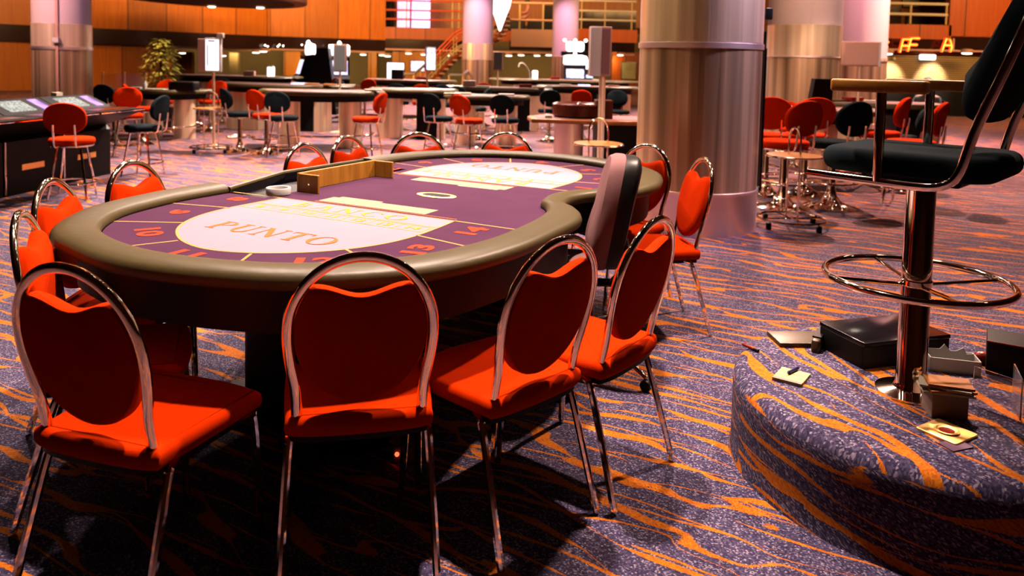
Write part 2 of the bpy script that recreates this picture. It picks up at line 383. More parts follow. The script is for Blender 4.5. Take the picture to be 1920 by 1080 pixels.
# ------------------------------------------------------------ floor, ceiling, walls
B2 = V((0.8923, -0.4514)); A2 = V((0.4514, 0.8923))
fl = MB(); fl.add([(-26, -8, 0), (26, -8, 0), (26, 46, 0), (-26, 46, 0)], [(0, 1, 2, 3)]); floor = structure(fl.build('floor', 'carpet', smooth=False))
uvl = floor.data.uv_layers.new(name='UVMap')
for lp in floor.data.loops:
    p = floor.data.vertices[lp.vertex_index].co; uvl.data[lp.index].uv = (p.x*B2.x+p.y*B2.y, p.x*A2.x+p.y*A2.y)
structure(MB().box(-26, 26, -8, 46, 5.8, 6.0).build('ceiling', 'ceil', smooth=False))
wallbox('wall_front', 'panel', -26, 26, 0, 5.8, -8.2, -8)
wallbox('wall_right', 'panelr', 22, 22.2, 0, 5.8, -8, 46)
wallbox('wall_left', 'panel', -24.2, -24, 0, 5.8, -8, 46)
wallbox('wall_back', 'olive', -26, 26, 0, 5.8, 44, 44.2)

def wallseg(name, m, p0, p1, z0, z1, th=.3):
    p0 = V(p0); p1 = V(p1); L = (p1-p0).length
    o = structure(MB().box(0, L, 0, th, z0, z1).build(name, m, smooth=False))
    o.location = (p0.x, p0.y, 0); o.rotation_euler = (0, 0, math.atan2(p1.y-p0.y, p1.x-p0.x)); return o
def X(px, Y): return at(px, 110, Y).x
def Z(px, py, Y): return at(px, py, Y).z
WL = [(X(-120, 24.6), 24.6), (X(506, 34.0), 34.0), (X(722, 36.4), 36.4)]
wallseg('wall_upper_left', 'panel', WL[0], WL[1], 2.27, 5.8)
wallseg('wall_upper_middle', 'panel', WL[1], WL[2], 2.27, 5.8)
wallseg('trim_1', 'dark', WL[0], WL[1], 1.70, 2.27, .25)
wallseg('trim_2', 'dark', WL[1], WL[2], 1.72, 2.27, .25)
q = (X(322, 31.2), 31.2)
wallseg('wall_lower_left', 'panel', WL[0], q, 0, 1.70)
wallseg('trim_3', 'salmon', q, WL[1], 1.60, 1.74, .5)
wallseg('trim_4', 'salmon', WL[1], WL[2], 1.66, 1.74, .5)
YB = 36.4
def bwall(name, m, px0, px1, py0, py1, Y=YB, th=.3):
    pm = (px0+px1)/2; qm = (py0+py1)/2
    return wallbox(name, m, at(px0, qm, Y).x, at(px1, qm, Y).x, at(pm, py1, Y).z, at(pm, py0, Y).z, Y, Y+th)
bwall('wall_balcony_front', 'panelr', 722, 1040, 54, 76)
bwall('trim_5', 'dark', 722, 870, 76, 97); bwall('trim_6', 'salmon', 722, 1190, 96, 99, YB-.3)
bwall('trim_7', 'dark', 955, 1190, 78, 96)
bwall('wall_balcony_salmon', 'salmon', 958, 1036, 55, 88, YB-4, .25)
bwall('wall_balcony_right', 'panelr', 1080, 1195, 55, 79, YB-2, .25)
bwall('wall_balcony_back', 'orangewood', 700, 1800, -60, 54, YB+4)
bwall('wall_recess_back', 'olive', 250, 1250, 97, 190, YB+5)
for i, (a, b) in enumerate([(330, 360), (532, 563), (690, 706), (735, 768), (768, 800)]):
    bwall('wall_pier_%d' % (i+1), 'panel', a, b, 97, 190, YB+(4 if i else 1))
bwall('wall_olive_pier', 'olive', 430, 446, 99, 190, YB+2)
bwall('wall_orange_end', 'panelr', 1148, 1300, 99, 190, YB+2)
# right hand side, nearer
YR = 24.0
bwall('wall_upper_right', 'panelr', 1784, 2150, -120, 72, YR); bwall('wall_balcony_east', 'panelr', 1652, 1784, 46, 73, YR)
bwall('trim_8', 'dark', 1640, 2150, 73, 96, YR+.05); bwall('trim_9', 'salmon', 1640, 2150, 96, 99, YR-.3, .5)
bwall('trim_10', 'panelr', 1640, 2150, 99, 105, YR)
bwall('wall_pier_right', 'orangewood', 1648, 1659, 100, 240, YR-.1)
bwall('wall_balcony_east_back', 'orangewood', 1560, 1800, -60, 46, YR+3)
bwall('wall_lower_right', 'black', 1640, 2150, 166, 262, YR-.1)
sh = MB(); zt = Z(1790, 105, YR); zb = Z(1790, 166, YR)
for i in range(15):
    z = zb+(zt-zb)*(i+.5)/15; sh.box(X(1658, YR), X(2140, YR), YR, YR+.05, z-.019, z+.016)
wallbox('wall_shutter_back', 'olive', X(1658, YR), X(2140, YR), zb, zt, YR+.07, YR+.12)
structure(sh.build('trim_11', 'shutter', smooth=False))
for px in (1692, 1775):
    p = at(px, 98, YR-.8); spot((p.x, p.y, p.z+.05), (p.x, YR+.02, 1.05), 420, (1, .85, .6), 1.0, .8, .03)
spot((X(546, YB), YB+1.6, 1.7), (X(547, YB), YB+4, .5), 60, (1, .7, .3), 1.4, .8, .05)

# ------------------------------------------------------------ stacking chair
def make_chair():
    t = thing('stacking_chair', 'x', 'chair')
    def lean(x, z, d=0): # back plane leans towards -y with height
        return (x, .085-(z-.45)*.22+d, z)
    hoop = [(-.165, .455), (-.168, .53), (-.180, .60), (-.187, .67)]
    for i in range(1, 16):
        a = PI - PI*i/16; hoop.append((.187*math.cos(a), .69+.208*math.sin(a)))
    hoop += [(-x, z) for x, z in hoop[:4][::-1]]
    pts = [V(lean(x, z)) for x, z in hoop]
    left = [(-.168, .13, .392), (-.166, .105, .386), (-.165, .088, .405)]
    path = [V(p) for p in left] + pts + [V((-p[0], p[1], p[2])) for p in left[::-1]]
    path = cr(path, 3)
    MB().tube(path, .0125, 10, sx=1.15, sy=.9).build('back_frame', 'chrome', t)
    # cushion inside the hoop, scooped at the top
    out = []
    for i in range(64):
        a = 2*PI*i/64; x = .172*math.cos(a); z = .69+(.195 if math.sin(a) > 0 else .205)*math.sin(a)
        if math.sin(a) > 0 and abs(x) < .132: z = .690+.195*.641+.006-.030*(1+math.cos(PI*min(1, abs(x)/.118)))/2
        out.append((x, z))
    def pillow(outl, y0, y1, cx, cz, edge=.018):
        mb = MB(); rings = [(1-.10, y0), (1-.02, y0+.004), (1, y0+.012), (1, y1-.016), (.95, y1-.006), (.80, y1), (.4, y1+.007)]
        vs = []; k = len(outl)
        for s_, y in rings: vs += [lean(cx+(x-cx)*s_, cz+(z-cz)*s_, y) for x, z in outl]
        fs = [(r*k+i, r*k+(i+1) % k, (r+1)*k+(i+1) % k, (r+1)*k+i) for r in range(len(rings)-1) for i in range(k)]
        fs.append(list(range(k))); fs.append([(len(rings)-1)*k+i for i in range(k)])
        return mb.add(vs, fs)
    pillow(out, -.014, .036, 0, .67).build('backrest', 'red', t)
    # seat
    so = cr([(-.175, .06), (0, .045), (.175, .06), (.198, .12), (.213, .40), (.19, .455), (0, .475), (-.19, .455), (-.213, .40), (-.198, .12)], 5, True)
    so = [(p.x, p.y) for p in so]
    sm = MB().slab(so, .398, .452, .022, 4); 
    sm.build('seat', 'red', t)
    MB().slab([(x*.93, .26+(y-.26)*.93) for x, y in so], .384, .402).build('seat_base', 'black', t)
    for sx in (-1, 1):
        MB().tube(cr([(sx*.172, .17, .394), (sx*.182, .125, .388), (sx*.188, .105, .36), (sx*.197, .05, .18), (sx*.205, 0, .008)], 4), .0115, 8).build('leg', 'chrome2', t)
        MB().tube(cr([(sx*.185, .34, .394), (sx*.190, .42, .388), (sx*.193, .44, .36), (sx*.197, .455, .18), (sx*.2, .465, .008)], 4), .0115, 8).build('leg', 'chrome2', t)
    return t
chair0 = make_chair()
# rear-feet middle x,y, facing, label
CH = [
 (-.372, 1.93, (-.22, .98), 'red chair with its back to us in front of the number 12'),
 (-1.03, 1.765, (.30, .95), 'red chair at the lower left corner, its back to us'),
 (.145, 2.16, (-.70, .71), 'red chair with its back to us, third from the left in the front row'),
 (.47, 2.47, (-.80, .60), 'red chair beside the grey swivel chair, nearest the podium'),
 (1.03, 4.10, (-.95, -.12), 'red chair seen sideways in front of the big steel column, right of the table'),
 (.84, 4.72, (-.72, -.70), 'red chair at the far right corner of the table, against the column'),
 (-1.49, 2.33, (.93, .36), 'red chair cut by the left edge of the photo, mostly its chrome rim'),
 (-1.76, 2.93, (.95, .10), 'red chair at the left end of the table, before the gaming terminals'),
 (-1.72, 3.47, (.97, -.22), 'red chair left of the white ashtray, behind the table rail'),
 (-1.17, 4.33, (.90, -.44), 'red chair behind the oak divider, left of a pair'),
 (-1.03, 4.82, (.90, -.44), 'red chair behind the oak divider, right of a pair'),
 (-.62, 5.13, (.10, -1), 'red chair at the far end of the table, left one'),
 (-.03, 5.28, (-.10, -1), 'red chair at the far end of the table, right one'),
]
for i, (x, y, f, lab) in enumerate(CH):
    if i == 0:
        chair0.location = (x, y, 0); chair0.rotation_euler = (0, 0, yaw(*f)); chair0['label'] = lab; chair0['group'] = 'red chairs around the big table'
    else: copy_tree(chair0, (x, y, 0), yaw(*f), lab)

# ------------------------------------------------------------ the big punto banco table
TC = V((-.4177, 3.642)); TR = math.atan2(B2.y, B2.x)      # local x = across (v), local y = along (u)
tb = thing('gaming_table', 'long purple baize card table with padded olive rail and pale printed layouts', 'table', (TC.x, TC.y, 0), TR)
ctrl = [((-.50, -.74), (-.50, -.89)), ((-.66, -.745), (-.66, -.895)), ((-.82, -.735), (-.84, -.885)), ((-1.1, -.66), (-1.17, -.80)), ((-1.32, -.48), (-1.45, -.57)), ((-1.42, -.26), (-1.56, -.30)),
 ((-1.46, 0), (-1.61, 0)), ((-1.42, .26), (-1.56, .31)), ((-1.32, .48), (-1.44, .58)), ((-1.1, .68), (-1.18, .82)), ((-.8, .77), (-.83, .92)), ((-.45, .77), (-.45, .93)),
 ((-.22, .74), (-.25, .915)), ((-.08, .68), (-.10, .84)), ((.0, .62), (-.01, .75)), ((.14, .595), (.14, .71))]
ctrl += [((.28, .62), (.29, .75)), ((.36, .68), (.40, .85)), ((.52, .74), (.56, .915)), ((.80, .77), (.82, .93)), ((1.1, .68), (1.18, .82)), ((1.32, .48), (1.44, .58)), ((1.43, .26), (1.57, .31)),
 ((1.47, 0), (1.62, 0)), ((1.43, -.26), (1.57, -.31)), ((1.32, -.48), (1.45, -.58)), ((1.1, -.66), (1.17, -.80)), ((.84, -.735), (.86, -.885)), ((.62, -.745), (.62, -.895))]
inn = cr([a for a, b in ctrl], 5); outr = cr([b for a, b in ctrl], 5)
L2 = lambda p: (p[1], p[0])
def rail(inn, outr, zc, hz, n=14):
    vs = []; fs = []
    for a, b in zip(inn, outr):
        a = V((a[1], a[0])); b = V((b[1], b[0])); c = (a+b)/2; h = (b-a)/2
        for k in range(n):
            t = 2*PI*k/n; cx = math.cos(t); sz = math.sin(t)
            cx = math.copysign(abs(cx)**.75, cx); sz = math.copysign(abs(sz)**.8, sz)
            p = c+h*cx; vs.append((p.x, p.y, zc+hz*sz))
    m = len(inn)
    for i in range(m-1):
        for k in range(n): l = (k+1) % n; fs.append((i*n+k, i*n+l, (i+1)*n+l, (i+1)*n+k))
    fs.append(list(range(n))); fs.append([(m-1)*n+k for k in range(n)])
    return MB().add(vs, fs)
rail(inn, outr, .770, .032).build('padded_rail', 'vinyl', tb)
feltout = [L2(p) for p in inn] + [(-.745, .66), (-.52, .66), (-.52, -.54), (-.745, -.54)]
MB().slab(feltout[:-4]+[(-.52, .62), (-.52, -.50)], .735, .760).build('tabletop', 'felt', tb)
ap = [(p[0]*.93, p[1]*.95) for p in [L2(q_) for q_ in outr]]
MB().slab(ap, .60, .735).build('apron', 'black', tb)
# chip well at the dealers' side
wl = MB(); wo = [(-.52, -.50), (-.75, -.50), (-.885, 0.0), (-.835, .62), (-.52, .62)]
wl.slab(wo, .66, .70)
for a, b in zip(wo[1:3], wo[2:4]):
    a = V(a); b = V(b); nrm = V((b.y-a.y, -(b.x-a.x))).normalized()*.012
    q_ = [a-nrm, b-nrm, b+nrm, a+nrm]; wl.slab([(p.x, p.y) for p in q_], .66, .775)
wl.build('chip_well', 'gloss', tb)
MB().tube([(-.745, -.50, .778), (-.885, 0, .782), (-.840, .62, .786)], .012, 8).build('well_rim', 'vinyl', tb)
# two pedestals with feet
for s_, uc in ((-1, -.86), (1, .86)):
    p = MB(); p.box(-.17, .17, uc-.12, uc+.12, .05, .62, .03)
    p.slab([(x, uc+y) for x, y in rrect(-.42, .42, -.10, .10, .08)], .0, .055, .015)
    for k in (-1, 1):
        p.slab([(k*.16, uc-.02), (k*.16, uc+.02), (k*.5, uc+.02), (k*.5, uc-.02)] if k > 0 else [(-.5, uc-.02), (-.5, uc+.02), (-.16, uc+.02), (-.16, uc-.02)], .50, .62)
    p.build('pedestal', 'black', tb)
MB().box(-.05, .05, -.76, .76, .12, .20).build('stretcher', 'black', tb)
ZT = .7602
def flat(mb, poly, z): mb.add([(x, y, z) for x, y in poly], [list(range(len(poly)))])
def strip(mb, a, b, wd, z, wd2=None):
    a = V(a); b = V(b); n = V((-(b-a).y, (b-a).x)).normalized(); w2 = wd if wd2 is None else wd2
    flat(mb, [tuple(a+n*wd/2), tuple(a-n*wd/2), tuple(b-n*w2/2), tuple(b+n*w2/2)], z)
GL = {  # hand drawn roman capitals: strokes ((x0,y0),(x1,y1),w0,w1) and arcs (cx,cy,rx,ry,a0,a1,wmin,wmax)
 'P': ([((.2, 0), (.2, 1), .17, .17), ((.03, .025), (.42, .025), .05, .05), ((.03, .975), (.35, .975), .05, .05)], [(.3, .73, .33, .245, -90, 90, .05, .17)], .78),
 'U': ([((.2, 1), (.2, .32), .17, .17), ((.72, 1), (.72, .32), .06, .06), ((.03, .975), (.4, .975), .05, .05), ((.58, .975), (.88, .975), .05, .05)], [(.46, .33, .26, .31, 180, 360, .10, .12)], .95),
 'N': ([((.15, 0), (.15, 1), .06, .06), ((.13, .98), (.78, .03), .18, .18), ((.80, 0), (.80, 1), .06, .06), ((.0, .025), (.3, .025), .05, .05), ((.66, .975), (.95, .975), .05, .05), ((0, .975), (.2, .975), .05, .05)], [], 1.0),
 'T': ([((.43, 0), (.43, 1), .17, .17), ((.03, .97), (.83, .97), .06, .06), ((.05, .97), (.05, .78), .05, .03), ((.81, .97), (.81, .78), .05, .03), ((.25, .025), (.61, .025), .05, .05)], [], .9),
 'O': ([], [(.45, .5, .38, .48, 0, 360, .05, .19)], .95),
 'C': ([((.74, .90), (.74, .70), .05, .04)], [(.45, .5, .38, .48, 45, 315, .05, .19)], .88),
 'A': ([((.12, 0), (.43, 1), .05, .05), ((.78, 0), (.46, 1), .18, .16), ((.2, .35), (.66, .35), .05, .05), ((0, .025), (.26, .025), .05, .05), ((.6, .025), (.95, .025), .05, .05)], [], .95),
 'B': ([((.2, 0), (.2, 1), .17, .17), ((.03, .025), (.4, .025), .05, .05), ((.03, .975), (.35, .975), .05, .05)], [(.3, .75, .28, .225, -90, 90, .05, .15), (.3, .27, .34, .25, -90, 90, .05, .17)], .82),
}
def letters(mb, txt, mid, xd, yd, h, gap=.12, z=ZT+.0012, stretch=1.0):
    wtot = sum(GL[c][2] for c in txt)+gap*(len(txt)-1); x0 = -wtot/2; mid = V(mid); xd = V(xd); yd = V(yd); k = 0
    for c in txt:
        st, ar, wd = GL[c]
        T = lambda p: tuple(mid + xd*((x0+p[0])*h*stretch) + yd*((p[1]-.5)*h))
        for a, b, w0, w1 in st:
            k += 1; a = V(a); b = V(b); n = V((-(b-a).y, (b-a).x)).normalized()
            flat(mb, [T(a+n*w0/2), T(a-n*w0/2), T(b-n*w1/2), T(b+n*w1/2)], z+k*1e-5)
        for cx, cy, rx, ry, a0, a1, wm, wx in ar:
            k += 1; N_ = 20; vs = []
            for i in range(N_+1):
                a = math.radians(a0+(a1-a0)*i/N_); ww = wm+(wx-wm)*abs(math.cos(a)); ca, sa = math.cos(a), math.sin(a)
                vs += [T((cx+(rx+ww/2)*ca, cy+(ry+wm/2)*sa)), T((cx+(rx-ww/2)*ca, cy+(ry-wm/2)*sa))]
            mb.add([(p[0], p[1], z+k*1e-5) for p in vs], [(2*i, 2*i+1, 2*i+3, 2*i+2) for i in range(N_)])
        x0 += wd+gap
def textmesh(txt, mid, xd, yd, h, mb, z=ZT+.0012, sx=1.25, bold=.03):
    c = bpy.data.curves.new('t', 'FONT'); c.body = txt; c.align_x = 'CENTER'; c.align_y = 'CENTER'; c.size = 1; c.offset = bold; c.resolution_u = 3
    o = bpy.data.objects.new('t', c); COL.objects.link(o); dg = bpy.context.evaluated_depsgraph_get(); dg.update()
    me = bpy.data.meshes.new_from_object(o.evaluated_get(dg)); mid = V(mid); xd = V(xd); yd = V(yd)
    vs = [mid + xd*(v.co.x*h*sx*1.35) + yd*(v.co.y*h*1.35) for v in me.vertices]
    mb.add([(p.x, p.y, z) for p in vs], [list(p.vertices) for p in me.polygons])
    bpy.data.objects.remove(o); bpy.data.curves.remove(c); bpy.data.meshes.remove(me)
gl = MB()
dctl = [(-.46, -.455), (-.62, -.468), (-.78, -.470), (-.92, -.445), (-1.05, -.385), (-1.16, -.29), (-1.25, -.15), (-1.285, 0), (-1.25, .15), (-1.16, .29), (-1.05, .385), (-.92, .445), (-.78, .470), (-.62, .468), (-.46, .455)]
dsm = cr(dctl, 4)
for sg in (1, -1):
    R = lambda p: (p[1]*sg, p[0]*sg)                       # the far end is the near end turned half round
    dm = MB(); flat(dm, [R(p) for p in dsm], ZT); dm.build('layout_panel', 'dpanel', tb)
    n = len(dsm)
    for i in range(n): strip(gl, R(dsm[i]), R(dsm[(i+1) % n]), .010 if i < n-1 else .006, ZT+.0006)
    for a, b in [((-.46, .455), (-.47, .765)), ((-.75, .47), (-.81, .76)), ((-1.05, .39), (-1.17, .62)), ((-1.255, .17), (-1.43, .26))]:
        for k in (1, -1): strip(gl, R((a[0], a[1]*k)), R((b[0], b[1]*k)), .010, ZT+.0006)
    # the banco band of seven boxes
    yl = MB(); op = MB(); cre = MB()
    for u in (-.60, -.615, -.70): strip(yl, R((u, -.455 if u != -.70 else -.46)), R((u, .46)), .005, ZT+.0008)
    for k in range(8): strip(yl, R((-.615, -.45+k*.9/7)), R((-.70, -.45+k*.9/7)), .005, ZT+.0008)
    nums = ['8', '9', '10', '11', '12', '13', '14'] if sg == 1 else ['1', '2', '3', '4', '5', '6', '7']
    xd = (sg, 0); yd = (0, sg)
    for k, s_ in enumerate(nums): textmesh(s_, R((-.657, -.386+k*.1286)), xd, yd, .042, yl, sx=1.3)
    letters(op, 'PUNTO', R((-1.00, .015)), xd, yd, .115, .10, stretch=1.0)
    letters(yl, 'BANCO', R((-.535, -.01)), xd, yd, .085, .22, stretch=1.25)
    ps = [(-.59, -.595), (-.92, -.575), (-1.22, -.37), (-1.375, .0), (-1.23, .40), (-.93, .60), (-.59, .61)]
    cs = (-.85, 0)
    for s_, p in zip(nums, ps):
        if abs(p[0]) < .7: d = V((-p[1], 0)).normalized()
        elif abs(p[0]) < 1.0: d = V((-p[1], -.12)).normalized()
        else: d = V((-p[1], -.62-p[0])).normalized()
        d = d*sg; rn = MB(); textmesh(s_, R(p), (d.y, -d.x), (d.x, d.y), .085, rn, sx=1.35, bold=.045); rn.build('seat_number', 'rednum', tb)
    flat(cre, [R(p) for p in [(-.415, -.28), (-.415, .285), (-.31, .285), (-.31, -.28)]], ZT)
    flat(cre, [R(p) for p in [(-.31, -.25), (-.31, -.02), (-.285, -.02), (-.285, -.25)]], ZT+.0002)
    yl.build('banco_markings', 'yellow', tb); op2 = op; cre.build('card_strip', 'paleyellow', tb)
    strip(op, R((-.432, -.285)), R((-.432, .45)), .008, ZT+.0006)
    op.build('punto_lettering', 'orangeprint', tb)
gl.build('layout_lines', 'gold', tb)
sl = MB(); a_ = [(.09+.105*math.cos(2*PI*i/28), -.02+.058*math.sin(2*PI*i/28)) for i in range(28)]
sl.slab(a_, .7595, .7635, .0015); so_ = sl.build('drop_slot', 'brass', tb)
sb = MB(); sb.slab(rrect(.09-.072, .09+.072, -.02-.032, -.02+.032, .030), .7630, .7645); sb.build('slot_opening', 'black', so_)
# oak divider, ashtray
dv = thing('chip_divider', 'three sided oak divider screen standing on the baize by the chip well', 'divider', (TC.x, TC.y, 0), TR)
MB().box(-.515, -.500, -.30, .30, .7602, .850, .003).build('back_board', 'divider', dv, smooth=False)
for s_, u0 in (('near', -.30), ('far', .285)):
    e = MB().box(-.500, -.385, u0, u0+.015, .7602, .848, .003).build('end_board', 'divider', dv, smooth=False)
    k = 1 if s_ == 'near' else -1
    MB().ball((-.44, u0+(-.001 if k > 0 else .016), .80), .004, 8).build('screw', 'brass', e)
p = gnd(522, 365, .7602)
MB().lathe([(.050, 0), (.055, .004), (.057, .030), (.054, .034), (.044, .033), (.040, .014), (.001, .012)], 32, (0, 0, 0)).build('ashtray', 'white')
o = bpy.data.objects['ashtray']; o.location = (p.x, p.y, .7606); tag(o, 'small round white ashtray on the table edge by the oak divider', 'ashtray')
pc = thing('power_unit', 'small dark box with a red light on the floor under the big table', 'power box', (-.32, 2.62, 0), .1)
MB().box(-.07, .07, -.04, .04, 0, .06, .006).build('casing', 'cardboard', pc); MB().ball((-.055, -.041, .035), .008, 8).build('light', 'led', pc)

# ------------------------------------------------------------ swivel chair in the notch
cc = TC + A2*.13 + B2*.81
sw = thing('swivel_chair', 'tall grey swivel chair with black back standing in the notch of the card table', 'chair', (cc.x, cc.y, 0), yaw(-1, .07))
hub = MB(); hub.lathe([(.035, .07), (.04, .10), (.03, .14), (.025, .30), (.02, .42)], 16); hub.build('gas_column', 'gloss', sw)
for k in range(5):
    a = 2*PI*k/5+.35; c, s_ = math.cos(a), math.sin(a)
    lg = MB().tube([(c*.02, s_*.02, .13), (c*.12, s_*.12, .125), (c*.24, s_*.24, .095), (c*.30, s_*.30, .06)], [.022, .02, .017, .014], 10, sy=.8).build('leg', 'chrome2', sw)
    cst = MB().lathe([(.024, -.012), (.026, 0), (.024, .012)], 14).build('castor', 'black', lg)
    cst.location = (c*.30, s_*.30, .027); cst.rotation_euler = (PI/2, 0, a)
MB().slab(rrect(-.22, .22, -.02, .42, .09, 5), .43, .52, .03, 4).build('seat', 'pinkgrey', sw)
bo = []
for i in range(40):
    a = 2*PI*i/40; x = .185*math.copysign(abs(math.cos(a))**.6, math.cos(a)); z = .745+.255*math.copysign(abs(math.sin(a))**.7, math.sin(a)); bo.append((x, z))
def backpad(ys, m, nm, lean=.16):
    k = len(bo); vs = []
    for s_, y in ys: vs += [(x*s_, y-(z-.5)*lean-.10+.25*x*x, .745+(z-.745)*s_) for x, z in bo]
    fs = [(r*k+i, r*k+(i+1) % k, (r+1)*k+(i+1) % k, (r+1)*k+i) for r in range(len(ys)-1) for i in range(k)]
    fs.append(list(range(k))); fs.append([(len(ys)-1)*k+i for i in range(k)]); return MB().add(vs, fs).build(nm, m, sw)
backpad([(.92, .03), (.99, .036), (1, .05), (1, .075), (.96, .10), (.85, .112), (.5, .12)], 'pinkgrey', 'backrest')
backpad([(.80, -.035), (.93, -.028), (.98, -.01), (.98, .045)], 'blackvinyl', 'back_shell')
MB().tube([(0, .10, .42), (0, -.10, .42), (0, -.17, .50), (0, -.15, .62)], .018, 8, sx=2).build('back_bar', 'black', sw)

# ------------------------------------------------------------ podium
PC = V((1.485, 2.61)); PR = .665; PH = .30
prof = [(PR+.006, 0)] + [(PR, PH*t) for t in (.1, .3, .5, .7)] + [(PR-.05+.05*math.cos(a), PH-.05+.05*math.sin(a)) for a in [PI/2*i/5 for i in range(6)]] + [(r, PH) for r in (.5, .3, .12, .005)]
pm = MB(); pm.lathe(prof, 72); pod = pm.build('podium', 'carpet'); pod.location = (PC.x, PC.y, 0)
tag(pod, 'low round podium covered in the purple and orange carpet at lower right', 'podium')
uvl = pod.data.uv_layers.new(name='UVMap'); pd = V((.30, -.954)); pq = V((.954, .30))
for pl in pod.data.polygons:
    cen = pl.center; a0 = math.atan2(cen.y, cen.x)
    for li in pl.loop_indices:
        p = pod.data.vertices[pod.data.loops[li].vertex_index].co
        a = math.atan2(p.y, p.x); a = a0 + ((a-a0+PI) % (2*PI)-PI)
        if cen.z < PH-.04 and cen.xy.length > .5: uvl.data[li].uv = (a*PR*1.0+4+p.z*1.1, p.z+.35)
        else: uvl.data[li].uv = ((p.x*pd.x+p.y*pd.y)*.9+9, (p.x*pq.x+p.y*pq.y)*.75+2)
# ------------------------------------------------------------ the high chair on the podium
sp_ = gnd(1706, 735, PH)
hc = thing('high_chair', 'tall chrome pedestal chair with dark teal seat and wooden armrests on the podium', 'chair', (sp_.x, sp_.y, PH), yaw(-.72, .69))
ps = MB(); ps.lathe([(.11, 0), (.11, .008), (.055, .02), (.048, .035), (.046, .74)], 32); ps.build('pedestal', 'chrome2', hc)
ring = [(.288*math.cos(2*PI*i/48), .288*math.sin(2*PI*i/48), .395) for i in range(48)]
fr = MB().tube(ring, .0125, 10, closed=True).build('foot_ring', 'chrome2', hc)
for k in range(4):
    a = PI/4+PI/2*k; MB().tube([(.04*math.cos(a), .04*math.sin(a), .375), (.285*math.cos(a), .285*math.sin(a), .393)], .007, 8).build('spoke', 'chrome2', fr)
MB().lathe([(.047, .372), (.051, .376), (.051, .392), (.047, .396)], 24).build('ring_collar', 'chrome2', hc)
MB().box(-.15, .15, -.15, .15, .735, .763, .01).build('seat_plate', 'black', hc)
so = rrect(-.245, .245, -.26, .27, .10, 6); MB().slab(so, .762, .842, .036, 5).build('seat', 'teal', hc)
for sx in (-1, 1):
    x = sx*.255
    path = cr([(x, .28, .750), (x, .10, .747), (x, -.06, .745), (x, -.13, .757), (x, -.170, .80), (x*.99, -.205, .93), (x*.96, -.275, 1.13), (x*.92, -.365, 1.40)], 5)
    MB().tube(path, .0150, 10).build('frame_tube', 'chrome2', hc)
    arm = MB().tube([(x, .06, .747), (x, .06, 1.03)], .0165, 10).build('arm_post', 'chrome2', hc)
    MB().box(x-.026, x+.026, -.075, .215, 1.028, 1.068, .008).build('armrest', 'armwood', hc, smooth=True)
MB().tube([(-.235, -.36, 1.38), (-.08, -.39, 1.385), (.08, -.39, 1.385), (.235, -.36, 1.38)], .012, 8).build('top_bar', 'chrome2', hc)
bo2 = []
for i in range(40):
    a = 2*PI*i/40; bo2.append((.225*math.copysign(abs(math.cos(a))**.75, math.cos(a)), 1.175+.235*math.copysign(abs(math.sin(a))**.75, math.sin(a))))
k = len(bo2); ys = [(.86, -.045), (.97, -.035), (1, -.01), (1, .02), (.95, .045), (.8, .06), (.4, .066)]; vs = []
for s_, y in ys: vs += [(x*s_, y-.185-(z-.95)*.34, 1.175+(z-1.175)*s_) for x, z in bo2]
fs = [(r*k+i, r*k+(i+1) % k, (r+1)*k+(i+1) % k, (r+1)*k+i) for r in range(len(ys)-1) for i in range(k)]+[list(range(k)), [(len(ys)-1)*k+i for i in range(k)]]
MB().add(vs, fs).build('backrest', 'teal', hc)

# ------------------------------------------------------------ things lying on the podium
def place(o, px, py, z=PH+.0005, rz=0.0):
    p = gnd(px, py, z); o.location = (p.x, p.y, z); o.rotation_euler = (0, 0, rz); return o
def crayon(name, px, py, rz, L, body, cap, label, z=PH):
    t = thing(name, label, 'pen'); MB().tube([(-L/2, 0, .006), (L/2-.02, 0, .006)], .006, 10).build('barrel', body, t)
    MB().tube([(L/2-.022, 0, .006), (L/2, 0, .006)], .0065, 10).build('cap', cap, t)
    MB().tube([(-L/2-.012, 0, .006), (-L/2, 0, .006)], [.001, .005], 8).build('tip', 'black', t)
    return place(t, px, py, z+.0006, rz)
crayon('marker_pen', 1408, 655, -1.05, .075, 'redplastic', 'black', 'dark marker pen with a red stripe near the left edge of the podium')
nb = thing('note_pad', 'pad of yellow paper lying on the carpeted podium', 'note pad')
MB().box(-.050, .050, -.060, .060, 0, .010).build('pages', 'notepaper', nb, smooth=False)
MB().box(-.050, .050, -.062, -.045, .0101, .0115).build('binding', 'cardboard', nb, smooth=False)
for y in (-.02, .015): MB().box(-.048, .048, y, y+.003, .0101, .0104).build('ruled_line', 'cardboard', nb, smooth=False)
place(nb, 1484, 709, PH, -.62)
crayon('ballpoint_pen', 1487, 697, .75, .065, 'bluepen', 'bluepen', 'dark blue pen resting on the yellow note pad', PH+.0105)
bk = thing('book', 'flat brown covered book at the back left of the podium', 'book')
MB().box(-.11, .11, -.07, .07, 0, .018, .002).build('cover', 'brownbook', bk); MB().box(-.108, .112, -.066, .066, .004, .014).build('pages', 'paper', bk, smooth=False)
place(bk, 1500, 640, PH, .05)
wb = thing('card_wallet', 'worn brown wallet leaning between the book and the black box', 'wallet')
MB().box(-.015, .015, -.085, .085, 0, .05, .006).build('body', 'brownbook', wb); MB().box(-.017, .017, -.05, .06, .05, .056).build('flap', 'black', wb)
place(wb, 1535, 650, PH, -.55)
bb = thing('black_box', 'large black case behind the chrome pedestal on the podium', 'case')
MB().box(-.20, .20, -.12, .12, 0, .085, .004).build('body', 'black', bb); MB().box(-.20, .20, -.124, .124, .085, .100, .003).build('lid', 'gloss', bb)
place(bb, 1655, 662, PH, .30)
